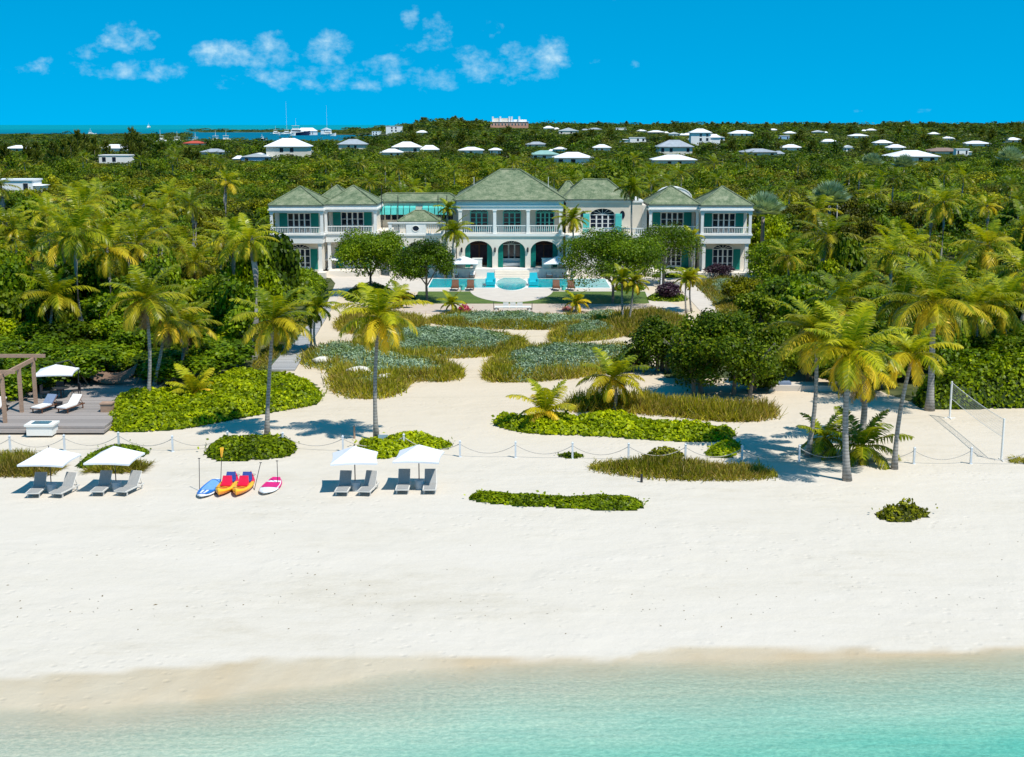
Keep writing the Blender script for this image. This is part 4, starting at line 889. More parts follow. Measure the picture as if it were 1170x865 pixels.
yacht('tiny white boat far out on the open sea', 170, 144, 6500, 40, 1.5)
yacht('tiny white boat near the mangrove shore', 104, 152, 2300, 18, .4)
yacht('sailing yacht with a very tall mast at the quay', 329, 153, 2200, 26, .1, 55); yacht('sailing yacht with a tall mast right of the white quay buildings', 375, 154, 2150, 26, .1, 48)
yacht('small white boat anchored in the middle of the bay', 300, 156, 1500, 12, .9); yacht('white ferry boat left of the dark quay', 316, 151, 2300, 24, .2)
hs = mat('dark_ship_hull', (.02, .03, .08), .5, .1, 1); yacht('long dark hulled ship at the quay', 340, 152, 2240, 42, .02, hullm=hs)
house('white arched boat shed on the quay of the bay', 350, 146, 22, 34, 'white', 'wroof'); house('second white boat shed on the quay of the bay', 372, 146, 11, 17, 'white', 'wroof', kind='gable')

# ------------------------------------------------------------------ garden beds
hedge_g = 'bright green sea lettuce hedges on the beach'
bed('hedge', 'large bright green hedge mound right of the wooden deck', 'hedge', [(116, 470), (128, 458), (155, 452), (185, 455), (215, 446), (240, 438), (270, 430), (310, 430), (345, 436), (368, 448), (366, 462), (340, 467), (300, 473), (250, 483), (215, 490), (160, 494), (125, 494), (118, 482)], 1.0, .22, 190, L_BRI, seed=11)
bed('hedge', 'bright green hedge mound behind the paddle boards, palm growing from it', 'hedge', [(234, 521), (238, 511), (262, 506), (300, 504), (334, 504), (338, 513), (333, 522), (292, 526), (250, 528)], .75, .2, 210, L_BRI, .4, seed=12)
bed('hedge', 'bright green hedge patch behind the two middle umbrellas', 'hedge', [(402, 509), (430, 505), (470, 502), (508, 504), (519, 511), (500, 515), (462, 517), (444, 525), (424, 523)], .7, .2, 210, L_BRI, .4, seed=13)
bed('hedge', 'long bright green hedge band in the middle of the garden sand', 'hedge', [(561, 484), (570, 478), (600, 482), (640, 482), (690, 476), (740, 486), (800, 494), (838, 490), (840, 502), (800, 506), (740, 503), (680, 498), (620, 497), (585, 493)], .85, .22, 190, L_BRI, .45, seed=14)
bed('hedge', 'small bright green hedge lobe at the right end of the long band', 'hedge', [(803, 522), (812, 511), (842, 504), (847, 514), (836, 524)], .6, .2, 200, L_BRI, .4, seed=15)
bed('hedge', 'low bright green hedge strip alone on the open beach', 'hedge', [(531, 571), (545, 564), (600, 568), (650, 570), (700, 568), (736, 573), (731, 583), (700, 584), (640, 580), (580, 578)], .38, .17, 260, L_BRI, .3, seed=16)
bed('hedge', 'tall clipped green hedge behind the volleyball net', 'hedge', [(1040, 462), (1062, 469), (1170, 466), (1420, 468), (1420, 445), (1170, 446), (1060, 448)], 3.0, .26, 150, L_BRI, .5, seed=17, lump=1.0)
bed('shrub', 'small scrubby yellow-green bush alone on the sand at right', 'shrub', [(997, 590), (1015, 584), (1045, 583), (1065, 587), (1050, 594), (1020, 598)], 1.0, .16, 210, L_YEL, .5, seed=18, lump=3)
bed('shrub', 'little round green bush by the rope left of the long hedge', 'shrub', [(633, 522), (650, 517), (668, 520), (660, 525)], .3, .14, 200, L_BRI, .3, seed=19)
bed('shrub', 'low olive shrub beside the rope above the long grass strip', 'shrub', [(732, 524), (745, 517), (780, 517), (782, 524), (755, 526)], .5, .16, 200, L_YEL, .3, seed=20)
grass('beach_grass', 'dry green grass at the left edge under the umbrellas', [(-60, 546), (-60, 524), (40, 524), (66, 530), (72, 540), (40, 546)], .65, 300, seed=21)
bed('hedge', 'low green mat of ground cover behind the left umbrellas', 'hedge', [(84, 536), (100, 520), (130, 508), (160, 511), (176, 518), (150, 524), (115, 534)], .30, .13, 260, L_MID, .3, seed=22)
grass('beach_grass', 'green grass tufts right of the second umbrella', [(80, 541), (120, 534), (168, 528), (172, 538), (150, 542)], .55, 320, seed=23, dry=.2)
grass('beach_grass', 'long strip of dry green grass on the beach below the rope', [(664, 536), (690, 530), (740, 528), (800, 530), (860, 536), (895, 543), (860, 549), (800, 551), (730, 545)], .55, 260, seed=24)
grass('beach_grass', 'green grass patch at the right edge of the beach', [(1145, 530), (1160, 523), (1300, 522), (1300, 531)], .3, 300, seed=25, dry=.1)
grass('tall_grass', 'tall feathery grass between the long hedge and the dark bushes', [(640, 470), (650, 460), (740, 458), (800, 468), (880, 466), (893, 476), (850, 484), (800, 480), (750, 474), (700, 472)], .95, 190, seed=26, wdt=.06)
def mixbed(desc, outer, inner, seed, gh=.75, sh=.75, dry=.3):
    grass('tussock_grass', 'brown-green tussock grass edging ' + desc, outer, gh * .8, 150, seed=seed, wdt=.075, dry=dry * .8, ring=2.1)
    bed('silver_shrub', 'silvery blue-green shrubs spread through ' + desc, 'shrubs', [tuple(Vector(p_) * .97 + Vector(np.mean(outer, 0) - [0, 1.5]) * .03) for p_ in outer], sh * 1.0, .20, 100, L_SIL, 1.6, seed=seed + 90, aspect=.5)
    for i, p_ in enumerate(inner): bed('silver_shrub', ('taller silvery hummock in ' if i == 0 else 'second silvery shrub mass in ') + desc, 'shrubs', p_, sh * 1.35, .20, 110, L_SIL, .9, seed=seed + 50 + i, aspect=.5)
mixbed('the bed below the stone path', [(480, 366), (520, 358), (560, 361), (640, 363), (712, 358), (716, 370), (640, 378), (560, 376), (510, 373)], [[(520, 362), (600, 361), (655, 366), (600, 371), (530, 369)], [(660, 360), (712, 358), (705, 366), (670, 369)]], 31)
mixbed('the small oval bed above the main garden', [(625, 384), (645, 372), (700, 369), (716, 378), (705, 387), (650, 392), (628, 390)], [[(632, 384), (648, 374), (700, 371), (708, 379), (695, 385), (645, 389)]], 32)
mixbed('the wide left-centre garden bed', [(400, 392), (420, 379), (480, 376), (540, 379), (600, 386), (606, 396), (580, 406), (500, 411), (440, 408), (405, 402)], [[(412, 390), (450, 379), (520, 379), (585, 386), (590, 396), (520, 402), (450, 402)]], 33)
mixbed('the near left garden bed', [(378, 440), (384, 425), (345, 418), (340, 405), (380, 395), (440, 400), (490, 410), (528, 420), (532, 430), (512, 437), (466, 434), (456, 452), (420, 458), (388, 452)], [[(345, 412), (352, 402), (390, 398), (440, 402), (440, 414), (400, 420), (360, 418)], [(462, 414), (500, 412), (505, 424), (480, 428)]], 34, .95)
mixbed('the centre right garden bed', [(549, 428), (560, 408), (600, 397), (680, 396), (738, 400), (745, 412), (700, 427), (640, 434), (580, 438), (556, 436)], [[(566, 420), (575, 407), (620, 399), (690, 399), (738, 404), (735, 416), (680, 424), (600, 426)]], 35, .9)
mixbed('the bank left of the boardwalk', [(290, 425), (318, 385), (340, 365), (352, 368), (330, 395), (302, 424)], [[(318, 400), (340, 378), (352, 374), (335, 398), (318, 410)]], 36, .8)
mixbed('the bank right of the diagonal path', [(790, 322), (850, 318), (880, 345), (860, 385), (800, 385), (835, 362)], [[(800, 326), (850, 322), (870, 340), (850, 350), (825, 345)]], 37, .8)
grass('tussock_grass', 'warm brown tussocks at the end of the boardwalk', [(378, 372), (400, 360), (470, 362), (495, 372), (480, 380), (400, 384)], .85, 120, seed=38, wdt=.075, dry=.45)
grass('tussock_grass', 'brownish grass under the thin palms beside the lawn', [(690, 378), (700, 362), (740, 358), (790, 366), (780, 384), (730, 388)], .9, 120, seed=39, wdt=.075, dry=.4)
bed('hedge', 'clipped square of green hedge beside the purple bush', 'hedge', [(738, 345), (740, 338), (782, 338), (788, 345)], .55, .2, 90, L_MID, .3, seed=40)
bed('hedge', 'dark green planting below the right wing', 'hedge', [(735, 318), (735, 308), (800, 300), (865, 300), (865, 310), (800, 318)], .8, .25, 70, L_MID, .5, seed=41)
bed('hedge', 'small clipped hedge left of the villa steps', 'hedge', [(545, 316.5), (545, 313), (566, 313), (566, 316.5)], .75, .2, 90, L_MID, .3, seed=42)
bed('hedge', 'small clipped hedge right of the villa steps', 'hedge', [(603, 316.5), (603, 313), (630, 313), (630, 316.5)], .75, .2, 90, L_MID, .3, seed=43)
bed('hedge', 'low hedge behind the lawn left of the steps', 'hedge', [(446, 345), (446, 337), (474, 336), (474, 346)], .6, .25, 60, L_MID, .4, seed=44)
bed('hedge', 'tall leafy hedge mass between the boardwalk and the left terrace', 'hedge', [(300, 345), (300, 316), (372, 319), (374, 332), (356, 347), (335, 352)], 1.9, .3, 60, L_MID, .8, seed=46)
bed('hedge', 'dark planting around the foot of the round tree before the left wing', 'hedge', [(392, 346), (396, 333), (430, 328), (452, 333), (448, 346)], .9, .25, 60, L_DARK, .5, seed=47)
bed('hedge', 'low planting at the right end of the lawn under the large tree', 'hedge', [(700, 334), (702, 328), (738, 327), (736, 333)], .6, .25, 60, L_MID, .4, seed=48)
bed('hedge', 'long dark hedge under the left wing terrace', 'hedge', [(345, 312), (345, 303), (440, 302), (440, 310)], 1.1, .25, 50, L_MID, .5, seed=45)
rock = mat('white_garden_rock', (.62, .58, .50), .9, .15, 3, bmp=.6)
for i, (a, b_, s_) in enumerate([(492 / 4.5 + 300, 440 / 4.5 + 330, .7), (632 / 4.5 + 300, 465 / 4.5 + 330, .45), (310 / 4.5 + 300, 380 / 4.5 + 330, .6)]):
    v = G(a, b_ + 3); q = MB(); sph(q, 0, 0, .35, s_, 1.4, .9, .6, 9, 6); r = np.random.default_rng(i); q.v = [(x + r.normal() * .05, y + r.normal() * .05, z + r.normal() * .04) for x, y, z in q.v]
    tag(q.build('rock', rock, None, v, smooth=True), ['pale boulder at the front of the near left bed', 'small pale stone beside the middle palm', 'pale boulder near the end of the boardwalk'][i], 'rock')

# ------------------------------------------------------------------ trees one can point at
tree('round dark green tree in front of the left wing', 424, 336, 256, 86, L_MID, 61, nleaf=22000, leaf=.20, trunk_h=.2, lr=(.22, .36))
tree('airy spreading tree left of the swimming pool', 488, 345, 270, 80, L_MID, 62, nleaf=18000, leaf=.18, trunk_h=.26, lobes=30, lr=(.16, .28))
tree('large spreading tree right of the swimming pool', 700, 347, 254, 138, L_MID, 63, nleaf=34000, leaf=.19, trunk_h=.10, lobes=46, lr=(.14, .25))
tree('dense rounder tree behind the large pool tree', 758, 325, 254, 76, L_MID, 64, nleaf=9000, leaf=.2, trunk_h=.3)
tree('dark seagrape thicket, largest of the bushes in the garden', 822, 453, 350, 128, L_DARK, 65, name='seagrape_bush', cat='bush', nleaf=24000, leaf=.22, trunk_h=.03, lobes=60, stems=5, lr=(.16, .27), low=-.8)
tree('seagrape bush on the left shoulder of the dark thicket', 752, 425, 358, 66, L_DARK, 66, name='seagrape_bush', cat='bush', nleaf=8000, leaf=.22, trunk_h=.03, lobes=34, stems=4, low=-.8)
tree('seagrape bush right of the dark thicket', 880, 440, 358, 60, L_DARK, 67, name='seagrape_bush', cat='bush', nleaf=8000, leaf=.23, trunk_h=.03, lobes=34, stems=4, low=-.8)
tree('small olive bush at the edge of the centre right bed', 722, 424, 400, 44, L_DARK, 68, name='bush', cat='bush', nleaf=3500, leaf=.2, trunk_h=.05, low=-.8)
tree('round purple-black bush by the clipped hedge', 763, 343, 322, 26, L_PUR, 69, name='bush', cat='bush', nleaf=3500, leaf=.2, trunk_h=.02, low=-.9)
tree('dark red-leaved shrub under the right wing', 822, 318, 302, 34, L_PUR, 70, name='bush', cat='bush', nleaf=2500, leaf=.22, trunk_h=.02, low=-.9)

for i, a in enumerate([('large dark tree leaning towards the left wing', 288, 350, 232, 92, L_DARK, 1), ('bright leafy tree between the boardwalk and the left wing', 302, 352, 296, 50, L_MID, 2), ('leafy tree at the far end of the boardwalk', 322, 335, 276, 50, L_MID, 3),
    ('tree hiding the foot of the outer right pavilion', 880, 335, 268, 70, L_MID, 4), ('yellow-green bush on the bank right of the diagonal path', 846, 350, 312, 50, L_YEL, 5), ('dark bush between path bank and right thicket', 868, 385, 330, 64, L_DARK, 6), ('olive bush above the dark thicket', 820, 388, 352, 56, L_OLV, 7), ('round green tree right of the outer right pavilion', 905, 322, 262, 60, L_MID, 8), ('low bush filling the gap below the dark thicket', 862, 447, 405, 60, L_DARK, 9), ('rounded bush left of the bench wall', 792, 436, 385, 60, L_DARK, 10)]):
    tree(a[0], a[1], a[2], a[3], a[4], a[5], 700 + i, nleaf=9000, leaf=.23, trunk_h=.08, lobes=34, low=-.9, lr=(.18, .3), name='leafy_tree' if a[4] > 62 else 'bush', cat='tree' if a[4] > 62 else 'bush')
P = palm
P('tall coconut palm between paddle boards and large hedge', 305, 499, 312, 366, 2.9, 1, yel=.42)
P('tall coconut palm behind the middle umbrellas, trunk slightly curved', 430, 503, 433, 362, 3.1, 2, yel=.45, nf=24)
P('coconut palm standing alone above the wooden deck', 61, 405, 62, 338, 3.4, 3, yel=.5)
P('coconut palm with a straight trunk rising from the large hedge', 169, 462, 166, 342, 3.3, 4, yel=.5, dead=4)
P('second palm just behind the straight one in the large hedge', 175, 447, 190, 366, 2.9, 5, yel=.5, dead=5)
P('palm with hanging dry fronds right of the straight palm', 207, 430, 214, 372, 2.7, 6, yel=.45, dead=7)
P('young yellow palm in the middle of the large hedge', 221, 462, 222, 448, 2.3, 7, yel=.85, nf=11, nuts=False, up=75, low=15, droop=.8)
P('young palm at the left end of the long hedge band', 622, 488, 623, 470, 2.4, 8, yel=.55, nf=13, nuts=False, up=80, low=5, droop=.85)
P('bushy young palm above the long hedge band', 701, 470, 700, 432, 2.7, 9, yel=.5, nf=20, nuts=False)
P('tall palm at the left of the beach palm group', 923, 522, 932, 380, 3.2, 10, yel=.45, nf=23)
P('tallest palm at the front of the beach palm group', 968, 549, 972, 402, 3.3, 11, yel=.45, nf=25, dead=3, tr=.17)
P('leaning palm at the right of the beach palm group', 1022, 536, 1043, 405, 2.4, 12, yel=.5, nf=18)
P('short thick palm behind the beach palm group', 983, 505, 985, 425, 2.8, 13, yel=.5, nf=20, dead=5, tr=.2)
P('young dark palm at the foot of the palm group, left', 941, 519, 942, 500, 2.3, 14, yel=.08, nf=14, nuts=False)
P('young dark palm at the foot of the palm group, right', 985, 528, 986, 510, 2.7, 15, yel=.15, nf=16, nuts=False)
P('big golden palm beside the tall hedge', 1062, 469, 1066, 345, 4.0, 16, yel=.55, nf=26, tr=.22)
P('palm behind the tall hedge right of the golden palm', 1111, 425, 1115, 350, 3.4, 17, yel=.45, dead=3)
P('palm at the right edge behind the tall hedge', 1150, 420, 1148, 348, 3.3, 18, yel=.4)
P('palm crown showing left of the golden palm', 1030, 430, 1030, 345, 3.4, 19, yel=.35)
P('palm behind the left palm of the beach group', 955, 432, 957, 345, 3.4, 20, yel=.4)
P('palm deep in the foliage right of the dark thicket', 905, 425, 906, 392, 2.5, 21, yel=.4)
P('slim palm with thin trunk by the lawn corner, left of the pair', 712, 372, 711, 318, 1.9, 22, yel=.5, nf=14, tr=.10)
P('slim leaning palm by the lawn corner, right of the pair', 718, 372, 724, 322, 1.8, 23, yel=.5, nf=14, tr=.10)
P('slim palm beside the diagonal path, left of the pair', 784, 358, 784, 318, 1.7, 24, yel=.3, nf=14, tr=.09)
P('slim palm beside the diagonal path, right of the pair', 790, 356, 790, 316, 1.7, 25, yel=.3, nf=14, tr=.09)
P('small yellow palm in front of the lawn', 658, 357, 658, 345, 1.7, 26, yel=.8, nf=14, nuts=False)
P('small green palm in front of the lawn at left', 516, 357, 516, 346, 1.6, 27, yel=.15, nf=14, nuts=False)
P('palm with reddish crown base against the central block', 653, 319, 654, 250, 2.5, 28, yel=.45, nf=20, dead=4)
P('tall dark palm above the roof of the right link', 725, 318.5, 722, 214, 2.4, 29, yel=.1, nf=20, dead=7)
P('palm in front of the left corner of the central block', 518, 319, 519, 264, 2.7, 30, yel=.3, nf=20)
P('pale palm at the foot of the outer right pavilion', 791, 321, 790, 270, 1.8, 31, yel=.3, nf=14, dead=3)
P('tall thin palm above the glazed gallery', 509, 318.5, 512, 238, 1.7, 32, yel=.1, nf=14)
P('dark slim palm beside the boardwalk, left of the pair', 356, 402, 355, 355, 2.0, 33, yel=.08, nf=16, tr=.1)
P('dark slim palm beside the boardwalk, right of the pair', 362, 405, 363, 350, 2.0, 34, yel=.08, nf=16, tr=.1)
P('palm crown rising in the green left of the pool tree', 455, 352, 456, 338, 1.9, 35, yel=.7, nf=14, nuts=False)
lft = [(88, 385, 92, 245, 3.2), (118, 380, 120, 262, 3.0), (208, 345, 208, 282, 3.4), (222, 352, 222, 300, 3.2), (150, 360, 150, 300, 3.3), (35, 352, 36, 285, 3.2), (180, 342, 180, 262, 3.0), (130, 338, 132, 292, 3.0), (250, 330, 250, 282, 2.7), (72, 330, 74, 268, 3.2), (18, 322, 18, 262, 2.8), (155, 318, 155, 262, 2.8), (290, 352, 292, 318, 2.6), (325, 405, 326, 372, 2.3)]
for i, a in enumerate(lft):
    P('green coconut palm rising from the left thicket', a[0], a[1], a[2], a[3], a[4], 200 + i, group='palms in the left thicket', yel=.35, dead=(0, 4, 0, 3)[i % 4], nf=20, nl=28)
rgt = [(900, 350, 900, 292, 2.7), (945, 350, 946, 318, 3.0), (980, 372, 980, 332, 3.2), (1010, 352, 1012, 305, 3.0), (1045, 362, 1046, 318, 3.2), (1088, 360, 1088, 318, 3.2), (1130, 366, 1130, 325, 3.2), (1160, 342, 1160, 300, 3.0), (1105, 330, 1104, 290, 2.8), (1050, 318, 1050, 280, 2.8), (930, 322, 930, 290, 2.6), (1085, 410, 1086, 372, 3.0), (880, 320, 880, 292, 2.4)]
for i, a in enumerate(rgt):
    P('green coconut palm rising from the right thicket', a[0], a[1], a[2], a[3], a[4], 300 + i, group='palms in the right thicket', yel=.38, dead=(0, 3, 0, 4)[i % 4], nf=20, nl=28)
def fanpalm(label, px, py, D, Rr, seed, grp=None, h=0):
    r = np.random.default_rng(seed); c_ = F(px, py, D); t = thing('fan_palm', label, 'fan palm', (c_.x, c_.y, float(TZ(c_.x, c_.y))), 0, grp); Q, tn = fan_crown(r, Rr)
    z = max(1.5, c_.z - t.location.z); link('crown', quadmesh('fan_crown', Q, tn, L_SIL), t, (0, 0, z)); link('trunk', trunk_mesh('fan_trunk', [(0, 0, 0), (0, 0, z * .5), (0, 0, z)], .3, .22, bark), t)
fanpalm('silvery fan palm right of the outer right pavilion', 872, 248, 168, 3.0, 1); fanpalm('silvery fan palm left of the large cream house', 996, 191, 420, 4.2, 2); fanpalm('silvery fan palm just below the large cream house', 1033, 193, 405, 4.2, 3)
fanpalm('silvery fan palm near the right edge', 1154, 186, 430, 5.0, 4); fanpalm('tall pale fan palm in the right scrub', 948, 235, 190, 3.3, 5)
# ------------------------------------------------------------------ thickets, scrub and woods
r = np.random.default_rng(42)
def protos():
    out = []
    for i, (mt, leaf, nl, rx, rz, lob, lr, asp) in enumerate([(L_MID, .26, 3600, 1.0, .80, 20, (.25, .42), .8), (L_DARK, .26, 3600, 1.0, .95, 24, (.22, .38), .8), (L_BRI, .26, 3200, 1.0, .70, 18, (.25, .42), .75), (L_OLV, .24, 3000, 1.0, .85, 28, (.16, .30), .6),
                                                       (L_MID, .30, 3200, 1.0, 1.0, 16, (.28, .45), .8), (L_YEL, .24, 3000, 1.0, .7, 24, (.18, .32), .6), (L_DARK, .30, 3400, 1.0, .75, 16, (.30, .45), .8), (L_OLV, .22, 3400, 1.0, .8, 30, (.15, .26), .5)]):
        rr_ = np.random.default_rng(500 + i); Rm = 2.6
        Q, tn = crown(rr_, nl, Rm * .76, Rm * rz * .62, Rm * rz * .92, lob, leaf, lr, asp, low=-.7)
        q = MB(); q.tube([(0, 0, 0), (.1, .05, Rm * rz * .5), (.05, 0, Rm * rz)], [.15, .11, .05], 6)
        for k in range(4): a = k * 1.6 + i; q.tube([(.1, .05, Rm * rz * .45), (Rm * .4 * math.cos(a), Rm * .4 * math.sin(a), Rm * rz)], [.08, .03], 5)
        out.append((quadmesh('thicket_crown', Q, tn, mt), q.mesh('thicket_trunk', bark)))
    return out
PR = protos()
def blocked(x, y, rad=0):
    for (cx_, a, b, hw) in CLEAR:
        if a < y < b and abs(x - cx_) < hw + rad: return True
    return False
def sightmax(x, y):
    u = x / y; m_ = 99.0
    for (u0, u1, D, zb) in SIGHT:
        if u0 - .002 < u < u1 + .002 and D * .55 < y < D + 2: m_ = min(m_, HC + (zb - HC) * y / D)
    return m_
garden = smoothpoly(pxpoly([(-400, 505), (-20, 470), (128, 440), (180, 448), (300, 428), (272, 432), (300, 400), (330, 356), (346, 326), (296, 318), (290, 292), (905, 292), (860, 318), (865, 350), (880, 372), (900, 442), (985, 448), (1040, 446), (1420, 432), (1700, 470), (1700, 900), (-700, 900)]), 1)
def lane(x, y): return abs(x) < 32 and 128 < y < 176
# near thickets and the first rows behind the villa: every tree a thing
near = []
Y = 78.0
while Y < 330:
    sp = 3.1 if Y < 150 else 4.6 if Y < 200 else 6.0
    hw = .43 * Y + 4; X_ = -hw + r.uniform(0, sp)
    while X_ < hw:
        x, y = X_ + r.uniform(-.35, .35) * sp, Y + r.uniform(-.35, .35) * sp; near.append((x, y, sp)); X_ += sp
    Y += sp * (.9 if Y < 150 else 1.0)
arr = np.array(near); ok = ~inside(arr[:, :2], garden); near = [t for t, o_ in zip(near, ok) if o_ and not lane(t[0], t[1]) and not blocked(t[0], t[1])]
near.sort(key=lambda t: t[1]); A_ = [t for t in near if t[1] <= 178]; B_ = [t for t in near if t[1] > 178]; print('near', len(A_), len(B_))
NEAR = A_[:300] + B_[:300]; rest = A_[300:] + B_[300:]
zones = {('L', 0): ('dense leafy shrub tree in the thicket left of the garden', 'shrub trees of the left thicket'), ('R', 0): ('dense leafy shrub tree in the thicket right of the garden', 'shrub trees of the right thicket'), ('B', 1): ('bushy tree in the green scrub behind the villa', 'bushy trees of the scrub behind the villa')}
roots = {}
tone = lambda x, y: vnoise(np.array([x]), np.array([y]), .05, 77)[0]
for i, (x, y, sp) in enumerate(NEAR):
    if sightmax(x, y) < 1.5: continue
    z = ('B', 1) if y > 178 else ('L', 0) if x < 0 else ('R', 0); lab, grp = zones[z]
    tn = tone(x, y) + r.uniform(-.28, .28)
    if y < 125: k = r.choice([0, 1, 4, 6, 2], p=[.3, .25, .2, .15, .1])
    else: k = int(r.choice([5, 2, 7])) if tn > .62 else int(r.choice([0, 4, 3, 7])) if tn > .4 else int(r.choice([1, 6, 3]))
    hgt = r.uniform(.8, 1.25) * (1.0 if y > 150 else .95)
    fr = .62 if (y < 100 and x < 0) else 1.0 if y < 104 else r.choice([1.2, 1.6, 2.1])
    if y > 178: fr = r.choice([.75, .95, 1.25])
    sx_ = sp / 3.1 * r.uniform(.95, 1.25) * (.82 if y > 178 else 1); sz_ = hgt * fr * (1.12 if y > 110 else .95) * (1.25 if y > 178 else 1)
    top_ = 2.6 * (.8, .95, .7, .85, 1.0, .7, .75, .8)[k] * 1.75 * sz_; sz_ *= min(1, max(.5, sightmax(x, y) / top_))
    cm, tm = PR[k]; t = thing('scrub_tree' if z[0] == 'B' else 'shrub_tree', lab, 'tree', (x, y, 0), r.uniform(0, 6.28), grp)
    a = link('crown', cm, t); a.scale = (sx_, sx_, sz_); b = link('trunk', tm, t); b.scale = (1, 1, sz_)
# more palms inside the two thickets
mp_ = []
for k in range(5):
    rr_ = np.random.default_rng(950 + k); Q, tn, yl = palm_crown(rr_, 3.2, 19, 30, (.4, .1, .6, .25, .45)[k], 1.05, .085, 80, -40); mp_.append((quadmesh('palm_crown', Q, tn, L_PALM, yl), trunk_mesh('palm_trunk', [(0, 0, 0), (.25, 0, .3), (.3, 0, .7), (.1, 0, 1)], .16, .11, palmbark)))
cnt = 0; used_ = []
while cnt < 36:
    side = 1 if cnt % 3 == 0 else -1; y = r.uniform(100, 200); px = (r.uniform(-10, 290) if side < 0 else r.uniform(930, 1180)); x = (px - 585) / FPX * y
    if inside(np.array([[x, y]]), garden)[0] or lane(x, y) or any(math.hypot(x - a, y - b) < 4.5 for a, b in used_): continue
    used_.append((x, y)); k = int(r.integers(0, 5)); hh = r.uniform(6.2, 9.6); cm, tm = mp_[k]
    t = thing('thicket_palm', 'slender palm rising out of the %s thicket among the shrub trees' % ('left' if side < 0 else 'right'), 'palm tree', (x, y, 0), r.uniform(0, 6.28), 'slender palms of the %s thicket' % ('left' if side < 0 else 'right'))
    link('crown', cm, t, (.1, 0, hh)).scale = (r.uniform(.8, 1.15),) * 3; link('trunk', tm, t).scale = (r.uniform(.8, 3), 1, hh); cnt += 1
# palms standing in the scrub behind the villa
pp_ = []
for k in range(4):
    rr_ = np.random.default_rng(900 + k); Q, tn, yl = palm_crown(rr_, 3.1, 17, 16, .38 if k != 2 else .1, 1.0, .15); pp_.append((quadmesh('palm_crown', Q, tn * .75, L_PALM, yl * .5), trunk_mesh('palm_trunk', [(0, 0, 0), (.2, 0, .5), (.1, 0, 1)], .17, .12, palmbark)))
cnt = 0
while cnt < 120:
    y = 182 + 420 * r.uniform() ** 1.3; x = r.uniform(-.42, .42) * y
    if blocked(x, y, 2): continue
    if vnoise(np.array([x]), np.array([y]), .022, 31)[0] < .42: continue
    k = int(r.integers(0, 4)); hh = r.uniform(4.8, 7.6)
    if float(TZ(x, y)) + hh + 1.5 > sightmax(x, y): continue
    cm, tm = pp_[k]
    t = thing('scrub_palm', 'palm crown standing above the scrub behind the villa', 'palm tree', (x, y, float(TZ(x, y))), r.uniform(0, 6.28), 'palms above the scrub behind the villa')
    link('crown', cm, t, (.1, 0, hh)).scale = (r.uniform(.85, 1.15),) * 3; link('trunk', tm, t).scale = (1, 1, hh); cnt += 1
# casuarinas
def cas_proto(s):
    rr_ = np.random.default_rng(s); nb_ = 30; per = 45; n_ = nb_ * per; bz = 1.5 + 9.0 * rr_.uniform(0, 1, nb_) ** .8; bl_ = (11.2 - bz) * .38 * rr_.uniform(.5, 1.3, nb_) + .4; ba = rr_.uniform(0, 6.28, nb_)
    kk = np.repeat(np.arange(nb_), per); tt = rr_.uniform(.15, 1, n_); rad = bl_[kk] * tt; a = ba[kk] + rr_.normal(size=n_) * .12; zz = bz[kk] + rad * .75 + rr_.normal(size=n_) * .22
    P_ = np.stack([rad * np.cos(a) + rr_.normal(size=n_) * .15, rad * np.sin(a) + rr_.normal(size=n_) * .15, zz], 1); dv = nrm(np.stack([np.cos(a) * .5, np.sin(a) * .5, np.full(n_, .8)], 1) + rr_.normal(size=(n_, 3)) * .3)
    sd_ = nrm(np.cross(dv, rr_.normal(size=(n_, 3)))) * .07; L_ = rr_.uniform(.5, 1.2, n_)[:, None]
    return quadmesh('casuarina_crown', np.stack([P_ - sd_ * 2, P_ + sd_ * 2, P_ + dv * L_ + sd_, P_ + dv * L_ - sd_], 1), np.clip(.5 + .2 * rr_.normal(size=n_), 0, 1), L_CAS)
CP = [cas_proto(s) for s in (1, 2, 3)]; ct = MB().tube([(0, 0, 0), (0, 0, 11)], [.2, .03], 6).mesh('casuarina_trunk', bark)
cas = []
for px, py, D, h in [(88, 150, 560, 1.25), (80, 156, 540, 1.1), (97, 153, 580, 1.2), (72, 160, 520, 1.0), (150, 146, 620, 1.5), (155, 152, 610, 1.2), (145, 153, 600, 1.2), (160, 158, 560, 1.0), (30, 165, 470, .9), (40, 163, 480, .9), (5, 165, 450, .8), (60, 162, 500, 1.0), (107, 157, 570, 1.0), (120, 160, 620, 1), (170, 160, 640, 1), (185, 163, 640, .9), (222, 172, 460, .9), (215, 168, 480, 1)]:
    c_ = F(px, py, D); cas.append((c_.x, D, h, 'wispy casuarina tree in the group on the left skyline', 'casuarinas on the left skyline', (c_.z - float(TZ(c_.x, D))) / 11.3))
for i in range(230):
    y = r.uniform(650, 2300); x = r.uniform(-.09, .42) * y
    if blocked(x, y, 1): continue
    if float(TZ(x, y)) + 11 > sightmax(x, y): continue
    cas.append((x, y, 1, 'wispy casuarina tree on the far wooded ridge', 'casuarinas on the far wooded ridge', r.uniform(.8, 1.15)))
for i, (x, y, h, lab, grp, s_) in enumerate(cas):
    t = thing('casuarina', lab, 'casuarina tree', (x, y, float(TZ(x, y))), r.uniform(0, 6.28), grp); ws = 1.0 if y < 700 else 1.5
    link('crown', CP[i % 3], t).scale = (ws, ws, s_); link('trunk', ct, t).scale = (1, 1, s_)
